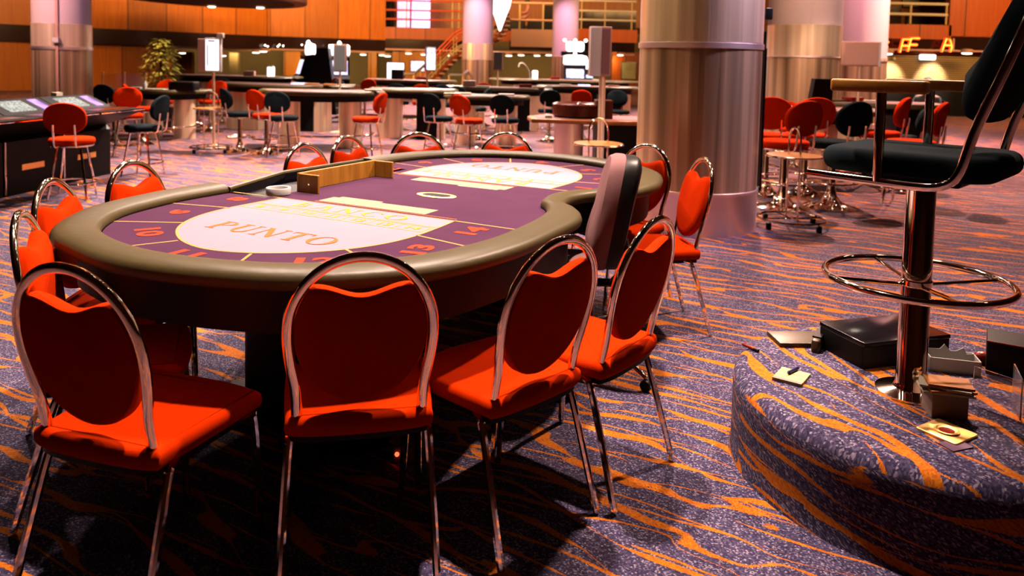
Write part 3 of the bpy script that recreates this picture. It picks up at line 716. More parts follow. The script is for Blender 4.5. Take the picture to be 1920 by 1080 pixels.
# card shoe and boxes right of the pedestal
tr = thing('card_tray', 'pale grey open tray with torn paper edge behind the pedestal', 'tray')
m_ = MB(); m_.box(-.085, .085, -.05, .05, 0, .006); m_.box(-.085, .085, -.05, -.046, 0, .05); m_.box(-.085, -.081, -.05, .05, 0, .05); m_.box(.081, .085, -.05, .05, 0, .05); m_.box(-.085, .085, .046, .05, 0, .05)
m_.build('tray', 'white', tr, smooth=False)
tp = MB(); prof_ = [(-.08, 0), (.08, 0), (.08, .055), (.055, .052), (.045, .075), (.02, .06), (0, .058), (-.02, .082), (-.035, .062), (-.08, .06)]
tp.add([(x, .02, z) for x, z in prof_]+[(x, .023, z) for x, z in prof_], [list(range(10)), list(range(10, 20))[::-1]]+[(i, (i+1) % 10, 10+(i+1) % 10, 10+i) for i in range(10)])
tp.build('torn_sheet', 'white', tr, smooth=False)
tr.location = (0, 0, 0); place(tr, 1783, 690, PH, -.25)
sb_ = thing('card_box', 'grey box carrying a stack of loose cards right of the pedestal', 'box')
MB().box(-.055, .055, -.04, .04, 0, .075, .002).build('box', 'cardboard', sb_, smooth=False)
place(sb_, 1770, 775, PH, -.1)
p = gnd(1770, 775, PH)
for k, (dx, rz, m_, sx_) in enumerate([(0, -.25, 'paper', .075), (.006, -.05, 'orangecard', .070), (-.004, -.45, 'paper', .072), (.008, -.3, 'orangecard', .066)]):
    o = MB().box(-sx_, sx_, -.045, .045, 0, .007).build('playing_card_pack', m_, smooth=False)
    o.location = (p.x+dx, p.y, PH+.0755+.0078*k); o.rotation_euler = (0, 0, rz)
    tag(o, ['lowest cream pack in the small stack on the grey box', 'orange pack second from the bottom in the stack on the grey box', 'cream pack second from the top in the stack on the grey box', 'topmost orange pack in the stack on the grey box'][k], 'card pack', 'card packs stacked on the grey box')
as_ = thing('metal_dish', 'square brass dish with a round hollow at the front of the podium', 'dish')
dm = MB(); dm.slab(rrect(-.062, .062, -.062, .062, .008, 3), 0, .008, .002); dm.build('plate', 'brass', as_)
MB().lathe([(.034, .008), (.036, .012), (.030, .013), (.024, .009), (.001, .0085)], 24).build('rim', 'brass', as_)
MB().lathe([(.022, .0092), (.001, .0096)], 20).build('hollow', 'redplastic', as_)
place(as_, 1775, 812, PH, .55)
pcd = MB().box(-.04, .04, -.026, .026, 0, .003).build('plum_card', 'plum', smooth=False); place(pcd, 1792, 836, PH+.0005, .35); pcd.location.z = PH+.0006
tag(pcd, 'small plum coloured card poking out in front of the brass dish', 'card')
for k, (px, py, rz) in enumerate([(1868, 775, -1.0), (1905, 770, -2.0)]):
    o = MB().box(-.075, .075, -.002, .002, 0, .13).build('perspex_panel', 'perspex', smooth=False); place(o, px, py, PH, rz)
    tag(o, ['left panel of the clear perspex holder by the right edge of the photo', 'right panel of the clear perspex holder by the right edge of the photo'][k], 'perspex holder')
bx = thing('dark_case', 'black open topped case at the right edge of the podium behind the perspex', 'case')
MB().box(-.13, .13, -.09, .09, 0, .12, .004).build('body', 'black', bx); MB().box(-.132, .132, -.092, -.088, .118, .123).build('rim', 'redplastic', bx)
place(bx, 1925, 700, PH, -.55)
o = MB().ball((0, 0, .022), .026, 12, sx=1.6).build('red_holder', 'redplastic'); place(o, 1845, 664, PH+.09, -.2)
o.location.z = PH+.001; p = gnd(1845, 668, PH+.03); o.location.x, o.location.y = p.x, p.y
tag(o, 'shiny dark red oval thing between the pale tray and the black case', 'holder')

# ------------------------------------------------------------ columns
def column(name, px, Y, r, label, skirt=True, zs=(.32, 1.50, 1.56, 2.0)):
    c = at(px, 110, Y); t = thing(name, label, 'column', (c.x, Y, 0))
    if skirt:
        MB().lathe([(r+.004, 0), (r+.004, zs[0]), (r+.012, zs[0]+.01), (r+.012, zs[0]+.035), (r, zs[0]+.04)], 64).build('skirt', 'skirt', t)
    MB().lathe([(r, 0 if not skirt else zs[0]+.03), (r, zs[1])], 64).build('dark_sleeve', 'steeld', t)
    MB().lathe([(r, zs[1]), (r+.012, zs[1]+.005), (r+.012, zs[2]-.012), (r+.004, zs[2]-.01), (r+.004, zs[2])], 64).build('ring', 'skirt', t)
    MB().lathe([(r+.002, zs[2]), (r+.002, zs[3])], 64).build('bright_sleeve', 'steell', t)
    MB().lathe([(r-.005, zs[3]), (r-.005, 5.8)], 64).build('painted_shaft', 'paint', t)
    return t
bc = column('steel_column', 1312, 6.72, .52, 'big steel clad column right of the table, nearest of the columns', zs=(.32, 1.54, 1.60, 2.6))
MB().box(-.008, .010, -.035, .035, .33, 1.56).build('conduit', 'gloss', bc).location = (.532, -.10, 0)
sw_ = MB().box(-.03, .03, -.03, .03, -.05, .05, .005).build('switch_box', 'black', bc); sw_.location = (.575, -.02, 1.86)
lc = column('steel_column', 117, 13.3, .46, 'steel column at far left behind the gaming terminals', zs=(.32, 1.42, 1.48, 1.86))
MB().box(-.022, .022, -.012, .012, 0, 5.8).build('conduit', 'salmon', lc).location = (.17, -.435, 0)
MB().box(-.05, .05, -.03, .03, -.04, .04).build('switch_box', 'white', lc).location = (.17, -.46, 1.58)
column('steel_column', 895, 26.8, .53, 'middle steel column in front of the staircase', zs=(.32, 1.42, 1.44, 1.98))
column('steel_column', 1059, 29.0, .49, 'farthest steel column, behind the white lit slot machine', zs=(.32, 1.6, 1.62, 1.64))
column('steel_column', 1506, 11.8, .54, 'steel column behind the right hand card table', zs=(.32, 1.55, 1.58, 2.04))
column('steel_column', 1607, 15.2, .54, 'steel column half hidden behind the pale sign board', zs=(.32, 1.55, 1.58, 1.62))
for px, Y, c, e in ((117, 13.3, (1, .5, .42), 190), (895, 26.8, (1, .5, .62), 150), (1059, 29, PINK, 130), (1506, 11.8, (1, .6, .35), 80), (1607, 15.2, (1, .42, .45), 90)):
    p = at(px, 110, Y); spot((p.x-.5, Y-3.0, 4.9), (p.x, Y, 2.0), e*6, c, .7, .8, .05)
    spot((p.x+1.1, Y-2.6, 4.9), (p.x, Y, 2.3), e*.8, VIO, .7, .8, .05)
p = at(1312, 110, 6.72); spot((p.x+2.9, 5.6, 4.2), (p.x+.3, 6.4, 1.5), 650, (.85, .62, 1), .6, .6, .10)
spot((p.x-2.9, 6.5, 4.4), (p.x-.4, 6.6, 1.3), 260, (1, .62, .3), .6, .6, .08)

# ------------------------------------------------------------ casino stools
def make_stool(color, base):
    t = thing('casino_stool', 'x', 'stool')
    MB().slab([(.20*math.cos(2*PI*i/32), .20*math.sin(2*PI*i/32)) for i in range(32)], .515, .580, .028, 4).build('seat', color, t)
    MB().lathe([(.185, .498), (.192, .505), (.192, .514), (.185, .516)], 28).build('seat_ring', 'chrome2', t)
    k = 28; bo_ = []
    for i in range(k):
        a = 2*PI*i/k; bo_.append((.185*math.cos(a), .775+.150*math.copysign(abs(math.sin(a))**.8, math.sin(a))))
    ys = [(.82, -.022), (.97, -.016), (1, 0), (1, .012), (.93, .03), (.6, .040)]; vs = []
    for s_, y in ys: vs += [(x*s_, y-.205-(z-.6)*.16+.9*x*x, .775+(z-.775)*s_) for x, z in bo_]
    fs = [(r*k+i, r*k+(i+1) % k, (r+1)*k+(i+1) % k, (r+1)*k+i) for r in range(len(ys)-1) for i in range(k)]+[list(range(k)), [(len(ys)-1)*k+i for i in range(k)]]
    MB().add(vs, fs).build('backrest', color, t)
    for sx in (-1, 1): MB().tube(cr([(sx*.09, -.12, .505), (sx*.09, -.20, .51), (sx*.092, -.225, .56), (sx*.09, -.245, .72)], 3), .010, 7).build('back_bar', 'chrome2', t)
    if base == 'legs':
        for a in (45, 135, 225, 315):
            c, s_ = math.cos(math.radians(a)), math.sin(math.radians(a))
            MB().tube([(c*.14, s_*.14, .50), (c*.235, s_*.235, .006)], .012, 7).build('leg', 'chrome2', t)
        MB().tube([(.212*math.cos(2*PI*i/32), .212*math.sin(2*PI*i/32), .15) for i in range(32)], .009, 7, closed=True).build('foot_ring', 'chrome2', t)
    else:
        MB().lathe([(.225, 0), (.225, .012), (.17, .022), (.09, .05), (.05, .10), (.032, .16), (.030, .50)], 28).build('pedestal', 'chrome2', t)
        MB().tube([(.20*math.cos(2*PI*i/32), .20*math.sin(2*PI*i/32), .22) for i in range(32)], .009, 7, closed=True).build('foot_ring', 'chrome2', t)
        for k_ in range(3):
            a = 2*PI*k_/3; MB().tube([(.03*math.cos(a), .03*math.sin(a), .21), (.20*math.cos(a), .20*math.sin(a), .22)], .006, 6).build('spoke', 'chrome2', t)
    return t
PROT = {}
def stool(px, Y, color, base, face, label, grp='casino stools at the back tables', big=False):
    """px: column of the photo in which the seat stands, Y its distance"""
    p = at(px, 200, Y); key = (color, base)
    if key not in PROT:
        t = make_stool(color, base); PROT[key] = t; t.location = (p.x, p.y, 0); t.rotation_euler = (0, 0, yaw(*face)); t['label'] = label; t['group'] = grp
    else: t = copy_tree(PROT[key], (p.x, p.y, 0), yaw(*face), label, grp)
    t.scale = (1.2, 1.2, 1.18) if big else (1, 1, 1)
    return t
ST = [
 (134, 7.30, 'red', 'legs', (-.25, .97), 'red stool with its back to us in front of the left gaming terminals'),
 (268, 8.75, 'teal', 'legs', (-1, .05), 'teal stool seen from the side, right of the gaming terminals'),
 (238, 10.4, 'red', 'legs', (.4, -.9), 'red stool facing us just behind the chrome lip of the gaming terminals'),
 (214, 11.6, 'teal', 'ped', (.2, .97), 'dark teal stool by the left column, in front of the glass rail'),
 (268, 11.7, 'red', 'ped', (.85, .5), 'red stool at the left end of the black topped table by the plant'),
 (303, 13.6, 'red', 'ped', (0, -1), 'red stool on the far side of the table by the plant'),
 (372, 14.6, 'red', 'ped', (-.9, -.2), 'red stool between the table by the plant and the lit screen post'),
 (395, 13.8, 'red', 'ped', (-.3, -.9), 'red stool behind the lit screen post'),
 (450, 11.1, 'teal', 'ped', (.75, .66), 'teal stool right of the lit screen post, first of the front row'),
 (500, 10.9, 'red', 'ped', (.5, .86), 'red stool with a trumpet base between two teal stools'),
 (532, 10.6, 'teal', 'legs', (.15, 1), 'teal four legged stool, its back to us, at the purple topped table'),
 (688, 10.7, 'red', 'legs', (-.95, .25), 'red four legged stool right of the purple topped table'),
 (824, 11.1, 'teal', 'legs', (.55, .84), 'teal stool left of a red one behind the far end of the big table'),
 (880, 10.8, 'red', 'legs', (.6, .8), 'red stool between two dark teal stools in the middle'),
 (948, 11.1, 'teal', 'legs', (.25, .97), 'large looking teal stool left of the roulette table'),
 (748, 15.0, 'teal', 'ped', (.1, 1), 'teal stool whose top peeps over the middle table, left of a red one'),
 (792, 15.0, 'red', 'ped', (0, 1), 'red stool whose top peeps over the middle table by the thin post'),
 (833, 14.55, 'teal', 'ped', (.3, -1), 'teal stool left of two behind the middle column foot'),
 (862, 14.4, 'teal', 'ped', (.2, 1), 'teal stool right of the pair before the middle column foot'),
 (905, 16.4, 'red', 'ped', (.0, -1), 'red stool right of the middle column foot'),
 (893, 13.5, 'teal', 'ped', (-.9, .3), 'greyish teal stool turned sideways behind the red four legged one'),
 (645, 18.0, 'red', 'ped', (.5, .8), 'dark red stool under the grey screen post'),
 (651, 17.0, 'teal', 'ped', (.8, -.3), 'teal stool under the grey screen post'),
 (684, 17.4, 'red', 'ped', (-.2, -1), 'red stool right of the grey screen post'),
 (1030, 13.5, 'teal', 'ped', (0, 1), 'teal stool behind the roulette wheel housing'),
 (1092, 13.8, 'red', 'ped', (.2, 1), 'red stool behind the roulette wheel housing, near the double sign'),
 (1160, 13.6, 'teal', 'ped', (0, -1), 'teal stool between the double sign and the big column'),
 (1474, 7.60, 'red', 'ped', (-.40, .92), 'red stool with trumpet base behind the small round trolley'),
 (1566, 7.70, 'teal', 'ped', (-.40, .92), 'teal stool with trumpet base left of the high chair seat'),
 (1440, 8.35, 'red', 'ped', (.2, .97), 'red stool partly hidden by the big column, behind the red one'),
 (1513, 8.45, 'red', 'ped', (0, .97), 'red stool in the second row between the red and the teal stool'),
 (1490, 10.6, 'red', 'ped', (0, -1), 'red stool on the far side of the right hand card table'),
 (1650, 9.0, 'red', 'legs', (-.75, .66), 'red stool behind the armrest post of the high chair'),
 (1692, 9.7, 'teal', 'legs', (-.9, .45), 'teal seated stool right of the armrest post of the high chair'),
 (1712, 7.9, 'red', 'legs', (-.75, .66), 'bright red stool just above the teal seat of the high chair'),
 (1690, 11.5, 'teal', 'ped', (.2, -1), 'olive grey stool under the near wooden armrest'),
 (415, 15.5, 'teal', 'ped', (.3, -.95), 'far dark stool behind the first teal stool of the front row'),
]
for a in ST: stool(*a, big=a[0] > 1400 and a[1] < 9.5)

# ------------------------------------------------------------ background gaming tables
def gtable(px, Y, L, W, face, label, top='feltp', grp='gaming tables in the background', ht=.87, legs='chrome', shape='half', footrail=True):
    p = at(px, 200, Y); t = thing('casino_table', label, 'table', (p.x, p.y, 0), yaw(*face), grp)
    if shape == 'half':
        out = [(-L/2, W/2)]+[(L/2*math.cos(PI+PI*i/20)*1.0, W/2-W*abs(math.sin(PI+PI*i/20))**.8) for i in range(1, 20)]+[(L/2, W/2)]
    else: out = rrect(-L/2, L/2, -W/2, W/2, min(W, L)*.22, 4)
    MB().slab([(x*.9, y*.88) for x, y in out], ht-.04, ht+.004).build('felt_top', top, t)
    ol_ = [V((x, y)) for x, y in out]; cen_ = sum(ol_, V((0, 0)))/len(ol_); rb = MB()
    ins_ = [(cen_+(q-cen_)*.88) for q in ol_]; n_ = len(ol_); rows = [(ol_, ht-.055), ([cen_+(q-cen_)*1.02 for q in ol_], ht-.03), (ol_, ht), ([cen_+(q-cen_)*.95 for q in ol_], ht+.014), (ins_, ht+.003), (ins_, ht-.055)]
    vs_ = [(q.x, q.y, z) for r_, z in rows for q in r_]; m6 = len(rows)
    rb.add(vs_, [(a*n_+i, a*n_+(i+1) % n_, ((a+1) % m6)*n_+(i+1) % n_, ((a+1) % m6)*n_+i) for a in range(m6) for i in range(n_)]); rb.build('padded_rail', 'vinyl', t)
    MB().slab([(x*.85, y*.8) for x, y in out], ht-.15, ht-.05).build('apron', 'black', t)
    if legs == 'chrome':
        for k in (-1, 1): MB().lathe([(.17, 0), (.17, ht-.15)], 24, (k*L*.24, 0, 0)).build('pedestal', 'steell', t)
    elif legs == 'box':
        MB().box(-L*.34, -L*.10, -W*.25, W*.2, 0, ht-.15).build('pedestal', 'steell', t); MB().box(L*.08, L*.30, -W*.2, W*.2, 0, ht-.15).build('pedestal', 'black', t); MB().box(L*.31, L*.38, -W*.22, W*.2, 0, ht-.15).build('pedestal', 'steell', t)
    else:
        MB().lathe([(.17, 0), (.17, ht-.15)], 24, (0, 0, 0)).build('pedestal', 'steell', t)
    if footrail:
        fr_ = cr([(-L*.42, W*.1, .22), (-L*.36, -W*.42, .22), (0, -W*.62, .22), (L*.36, -W*.42, .22), (L*.42, W*.1, .22)], 6)
        MB().tube(fr_, .016, 8).build('foot_rail', 'chrome2', t)
    return t
GT = [
 (315, 12.7, 1.15, .9, (0, 1), 'small black topped table beside the plant', 'blackvinyl', .80, 'chrome'),
 (600, 11.9, 1.95, 1.0, (-.15, 1), 'purple topped card table with two mirror pedestals left of the red stool', 'feltp', .87, 'chrome'),
 (520, 14.6, 2.6, 1.1, (.1, 1), 'card table behind the front row of teal and red stools', 'feltp', .86, 'box'),
 (770, 13.6, 1.6, .9, (0, 1), 'long dark edged card table in the middle behind the stools', 'feltp', .86, 'box'),
 (912, 12.7, 1.45, .8, (0, 1), 'card table partly hidden by the three middle stools', 'feltp', .82, 'chrome'),
 (765, 19.0, 2.3, 1.1, (0, 1), 'far card table below the glowing pink screen', 'feltp', .88, 'chrome'),
 (930, 15.6, 2.3, .9, (0, 1), 'card table in front of the middle column', 'feltp', .86, 'box'),
 (1105, 17.0, 2.3, 1.0, (0, 1), 'far card table below the white lit slot machine', 'feltp', .88, 'box'),
 (1060, 21.0, 4.2, 1.2, (0, 1), 'farthest card table right of the middle column', 'feltp', .92, 'box'),
 (430, 18.5, 3.2, 1.2, (0, 1), 'farthest card table on the left under the olive wall', 'feltp', .90, 'box'),
 (1545, 9.35, 1.65, 1.0, (-.1, 1), 'card table between the big column and the high chair', 'feltp', .90, 'single'),
 (1650, 11.0, 2.0, .9, (0, 1), 'red edged card table seen under the wooden armrests', 'feltp', .92, 'box'),
]
for px, Y, L, W, f, lab, tm, h_, lg in GT: gtable(px, Y, L, W, f, lab, tm, ht=h_, legs=lg, footrail=(Y < 13))

# roulette table with wheel housing
p = at(1105, 230, 8.7); rt = thing('roulette_table', 'orange edged roulette table with a pale cylinder pedestal left of the big column', 'table', (p.x, 8.9, 0))
MB().slab([(-.66+.0, -.30), (.2, -.42), (.75, -.34), (.75, .45), (-.5, .45), (-.70, .1)], .715, .765, .015).build('table_edge', 'orangewood', rt)
MB().slab([(-.60, -.25), (.2, -.36), (.68, -.28), (.68, .4), (-.46, .4), (-.62, .1)], .7655, .770).build('felt_top', 'feltp', rt)
MB().lathe([(.17, 0), (.17, .715)], 32, (-.22, -.05, 0)).build('pedestal', 'skirt', rt)
MB().box(.1, .6, -.1, .35, 0, .715).build('cabinet', 'black', rt)
rw = thing('roulette_bowl', 'dark mahogany roulette wheel housing on the orange edged table', 'roulette wheel', (p.x-.10, 8.92, .771))
MB().lathe([(.28, 0), (.31, .02), (.315, .15), (.29, .165), (.27, .15), (.20, .11), (.05, .12), (.02, .17), (.004, .18)], 40).build('bowl', 'mahog', rw)
MB().lathe([(.20, .112), (.19, .12), (.10, .125)], 30).build('rotor', 'brass', rw)
MB().box(.17, .36, -.25, .02, .0, .21, .006).build('ball_box', 'mahog', rw)
o = MB().box(-.04, .04, -.03, .03, 0, .03).build('paper_stack', 'paper', smooth=False); q_ = at(1028, 221, 8.7); o.location = (q_.x, 8.68, .7705); tag(o, 'small cream paper block on the left end of the roulette table', 'paper')

# round occasional tables with hoop handles
def hoop_table(px, Y, label, wheels=True):
    p = at(px, 300, Y); t = thing('trolley_table', label, 'side table', (p.x, Y, 0), .15, 'round trolley tables with hoop handles')
    MB().slab([(.235*math.cos(2*PI*i/40), .235*math.sin(2*PI*i/40)) for i in range(40)], .622, .636, .004).build('table_top', 'disc', t)
    MB().tube([(.238*math.cos(2*PI*i/40), .238*math.sin(2*PI*i/40), .626) for i in range(40)], .008, 8, closed=True).build('rim', 'chrome2', t)
    pts = [(0, -.10, .04), (0, -.10, .55), (0, -.10, .74)]+[(0, -.10*math.cos(PI*i/8), .76+.115*math.sin(PI*i/8)) for i in range(9)]+[(0, .10, .74), (0, .10, .04)]
    MB().tube(pts, .0095, 8).build('hoop_handle', 'chrome2', t)
    MB().tube([(.29*math.cos(2*PI*i/40), .29*math.sin(2*PI*i/40), .072) for i in range(40)], .010, 8, closed=True).build('base_ring', 'chrome2', t)
    MB().tube([(-.005, -.29, .07), (0, .29, .07)], .008, 8).build('cross_bar', 'chrome2', t)
    MB().tube([(-.29, 0, .07), (.29, 0, .07)], .008, 8).build('cross_bar', 'chrome2', t)
    for k in range(4):
        a = PI/4+k*PI/2-.4; x, y = .29*math.cos(a), .29*math.sin(a)
        MB().box(x-.02, x+.02, y-.022, y+.022, 0, .058, .008).build('castor', 'black', t)
    return t
t0 = hoop_table(1489, 6.72, 'round trolley table with hoop handle and four castors right of the big column')
q_ = at(1121, 300, 7.35); copy_tree(t0, (q_.x, 7.35, 0), -1.25, 'round trolley table with hoop handle just behind the big table, left of the big column')
q_ = at(396, 300, 11.0); copy_tree(t0, (q_.x, 11.0, 0), -.9, 'round trolley table at the foot of the lit screen post')

# ------------------------------------------------------------ gaming terminals at the left
def make_terminal():
    t = thing('gaming_terminal', 'x', 'gaming terminal')
    W = .78
    prof_ = [(0, 0), (0, .55), (-.05, .60), (.36, .76), (.42, .79), (.42, .815), (.02, .82), (-.26, .955), (-.33, .955), (-.62, .92), (-.62, 0)]
    def ext(pr, y0, y1, nm, m_, par):
        n = len(pr); return MB().add([(x, y0, z) for x, z in pr]+[(x, y1, z) for x, z in pr], [list(range(n)), list(range(n, 2*n))[::-1]]+[(i, (i+1) % n, n+(i+1) % n, n+i) for i in range(n)]).build(nm, m_, par, smooth=False)
    ext(prof_, 0, W, 'cabinet', 'black', t)
    def onslope(x0, x1, y0, y1, nm, m_, lift=.006):
        f = lambda x: .815+(.42-x)*.0125 if x > .02 else .82+(.02-x)*.482
        return MB().add([(x0, y0, f(x0)+lift), (x1, y0, f(x1)+lift), (x1, y1, f(x1)+lift), (x0, y1, f(x0)+lift), (x0, y0, f(x0)), (x1, y0, f(x1)), (x1, y1, f(x1)), (x0, y1, f(x0))], [(0, 1, 2, 3), (0, 1, 5, 4), (1, 2, 6, 5), (2, 3, 7, 6), (3, 0, 4, 7)]).build(nm, m_, t, smooth=False)
    onslope(-.22, -.03, .14, W-.30, 'screen', 'screeng'); onslope(-.23, -.02, W-.20, W-.08, 'side_display', 'screenp')
    onslope(.12, .34, .10, W-.10, 'button_shelf', 'mahog', .004)
    MB().tube([(.425, .01, .802), (.425, W-.01, .802)], .012, 8).build('chrome_lip', 'chrome2', t)
    MB().tube([(.005, .012, .02), (.005, .012, .55)], .009, 8).build('corner_trim', 'chrome2', t)
    MB().box(0, .006, .22, .52, .24, .30).build('name_plate', 'brass', t)
    return t
tm0 = make_terminal(); tm0.scale = (1, 1, .95); TMX = [(-4.80, 7.22, 'gaming terminal with a bright betting screen behind the red stool'), (-4.89, 6.42, 'gaming terminal cut by the left edge of the photo'), (-4.71, 8.02, 'gaming terminal at the far right end of the terminal bank')]
for i, (x, y, lab) in enumerate(TMX):
    if i == 0: tm0.location = (x, y, 0); tm0.rotation_euler = (0, 0, -.12); tm0['label'] = lab; tm0['group'] = 'gaming terminals at the left'
    else: copy_tree(tm0, (x, y, 0), -.12, lab)
for k, (x, y) in enumerate([(-5.08, 7.6), (-5.00, 8.62)]):
    o = MB().box(-.03, .03, -.06, .06, 0, .05).build('paper_card', 'paper', smooth=False); o.location = (x-.12, y, .885)
    tag(o, ['cream card on top of the terminals at the photo edge', 'cream card on top of the terminals before the left column'][k], 'card')

# ------------------------------------------------------------ sign posts
def signpost(px, Y, x0, x1, y0, y1, label, face, back, ang=0.0, screen_front=True, depth=.10, postdx=0, r=.02):
    p = at((x0+x1)/2, 110, Y); t = thing('display_post', label, 'sign', (p.x, Y, 0), ang, 'display screens on posts')
    w_ = (at(x1, 110, Y).x-at(x0, 110, Y).x)/max(.3, abs(math.cos(ang))); z0 = at((x0+x1)/2, y1, Y).z; z1 = at((x0+x1)/2, y0, Y).z
    f = MB().box(-w_/2, w_/2, -depth/2, depth/2, z0, z1, .01).build('housing', back, t)
    sgn = -1
    MB().box(-w_/2*.84, w_/2*.84, -depth/2-.006, -depth/2+.004, z0+(z1-z0)*.05, z1-(z1-z0)*.05).build('screen', face, t, smooth=False)
    MB().tube([(postdx, 0, 0), (postdx, 0, z1-.02)], r, 10).build('post', 'steell', t)
    MB().lathe([(.18, 0), (.18, .01), (.05, .03)], 20, (postdx, 0, 0)).build('base', 'steell', t)
    return t
s1 = signpost(399, 11.4, 386, 415, 71, 135, 'glowing white results screen on a post at the left', 'screenw', 'white')
MB().box(-.25, -.12, .02, .10, 1.14, 1.63, .01).build('rear_housing', 'salmon', s1)
zt_ = Z(400, 71, 11.4); mk = MB(); mk.box(-.078, -.06, -.062, -.056, zt_-.42, zt_-.10); mk.box(-.06, .04, -.062, -.056, zt_-.06, zt_-.035); mk.build('red_marks', 'redplastic', s1, smooth=False)
MB().box(.06, .15, -.04, .04, zt_+.0, zt_+.07, .008).build('camera', 'cream', s1)
signpost(638, 14.3, 626, 650, 83, 135, 'grey backed screen with salmon frame on a post above the purple topped table', 'grey', 'salmon')
signpost(807, 15.4, 798, 816, 88, 133, 'thin screen seen nearly edge on upon a post before the staircase', 'screenb', 'cream', ang=.5, depth=.05, postdx=-.06)
signpost(933, 19.0, 925, 943, 97, 132, 'small grey backed screen on a post right of the middle column', 'grey', 'salmon')
s5 = signpost(1124, 8.1, 1104, 1145, 50, 143, 'tall double sided pink and grey sign on a post in front of the slot machine', 'pinkgrey', 'salmon', depth=.12, postdx=.035, r=.035)
MB().box(-.115, .0, -.13, -.07, Z(1124, 143, 8.1), Z(1124, 52, 8.1), .006).build('front_panel', 'white', s5)
s6 = signpost(1612, 10.4, 1577, 1648, 78, 124, 'pale salmon sign board with bright edge above the right hand table', 'salmon', 'salmon', depth=.05, postdx=0, r=.016)
MB().box(.235, .262, -.04, .04, Z(1612, 124, 10.4), Z(1612, 78, 10.4)).build('bright_edge', 'white', s6)

# ------------------------------------------------------------ plant
p = at(303, 160, 14.2); pl = thing('potted_tree', 'leafy indoor tree beside the left table, yellow green where the light hits', 'plant', (p.x, 14.2, 0))
MB().lathe([(.16, 0), (.20, .38), (.22, .40), (.18, .40), (.17, .34)], 20).build('pot', 'pot', pl)
MB().tube([(0, 0, .3), (.02, 0, .8), (-.02, .02, 1.2), (.01, 0, 1.5)], [.03, .025, .02, .01], 8).build('trunk', 'bark', pl)
lf = MB(); rg = random.Random(3)
for i in range(620):
    a = rg.uniform(0, 2*PI); zz = rg.uniform(.74, 1.66); rr = (.32*math.sin(min(1, max(0, (zz-.6)/1.1))*PI)**.6)*rg.uniform(.3, 1)
    c = V((rr*math.cos(a), rr*math.sin(a), zz)); d = V((math.cos(a), math.sin(a), rg.uniform(-.9, .3))).normalized(); s_ = d.cross(V((0, 0, 1))).normalized()*rg.uniform(.022, .042); L_ = rg.uniform(.09, .16)
    up_ = d.cross(s_).normalized()*.006
    lf.add([c, c+d*L_*.5+s_, c+d*L_, c+d*L_*.5-s_, c+d*L_*.5+up_], [(0, 1, 4), (1, 2, 4), (2, 3, 4), (3, 0, 4)])
lf.build('foliage', 'leaf', pl, smooth=False)
spot((p.x+1.2, 12.6, 4.5), (p.x, 14.2, 1.3), 650, (1, .85, .5), .35, .6, .05)

# ------------------------------------------------------------ slot machines and screens
def slot(px, Y, ang, label, h=1.72, w_=.5):
    p = at(px, 110, Y); t = thing('slot_machine', label, 'slot machine', (p.x, Y, 0), ang, 'slot machines at the back')
    pr = [(-.28, 0), (-.28, .75), (-.42, .80), (-.42, .86), (-.26, .95), (-.14, h-.35), (-.16, h-.30), (.10, h-.25), (.30, .8), (.30, 0)]
    n = len(pr); MB().add([(-w_/2, y, z) for y, z in pr]+[(w_/2, y, z) for y, z in pr], [list(range(n)), list(range(n, 2*n))[::-1]]+[(i, (i+1) % n, n+(i+1) % n, n+i) for i in range(n)]).build('cabinet', 'black', t, smooth=False)
    MB().add([(-w_/2*.8, -.268, .97), (w_/2*.8, -.268, .97), (w_/2*.8, -.16, h-.40), (-w_/2*.8, -.16, h-.40), (-w_/2*.8, -.25, .97), (w_/2*.8, -.25, .97), (w_/2*.8, -.15, h-.40), (-w_/2*.8, -.15, h-.40)], [(0, 1, 2, 3), (0, 4, 5, 1), (1, 5, 6, 2), (2, 6, 7, 3), (3, 7, 4, 0)]).build('screen', 'screenb', t, smooth=False)
    MB().slab([(w_*.52*math.cos(2*PI*i/24), .05+.12*math.sin(2*PI*i/24)) for i in range(24)], h-.28, h, .05, 3).build('topper', 'glow', t)
    MB().lathe([(.04, 0), (.05, .04), (.02, .09)], 12, (0, 0, h)).build('beacon', 'lamp2', t)
    return t
slot(578, 19.5, -1.1, 'slot machine with a round white topper, turned away at left of the dark cabinet pair')
slot(636, 19.5, .25, 'slot machine facing us, partly behind the grey backed screen')
p = at(604, 110, 18.7); MB().add([(-.46, 0, 0), (.36, 0, 0), (.14, 0, 1.62), (-.14, 0, 1.62), (-.46, .3, 0), (.36, .3, 0), (.14, .3, 1.62), (-.14, .3, 1.62)], [(0, 1, 2, 3), (4, 5, 6, 7), (0, 1, 5, 4), (1, 2, 6, 5), (2, 3, 7, 6), (3, 0, 4, 7)]).build('machine_back', 'black', smooth=False)
o = bpy.data.objects['machine_back']; o.location = p; o.location.z = 0; tag(o, 'tapering black back of a machine between two lit slot machines', 'slot machine')
sm_ = slot(1078, 22.0, 0, 'slot machine with two bright white toppers right of the farthest column', 1.62, .62)
MB().box(-.40, .40, .0, .1, 1.60, 1.72).build('sign_bar', 'black', sm_); MB().slab([(.26*math.cos(2*PI*i/24), .05+.10*math.sin(2*PI*i/24)) for i in range(24)], 1.72, 2.0, .08, 3).build('upper_topper', 'glow', sm_)
for x in (-.3, 0, .3): MB().ball((x, .05, 2.04), .045, 10).build('beacon', 'lamp2', sm_)
sm_ = slot(1098, 22.6, .1, 'slot machine half hidden by the double sided sign', 1.5, .45)
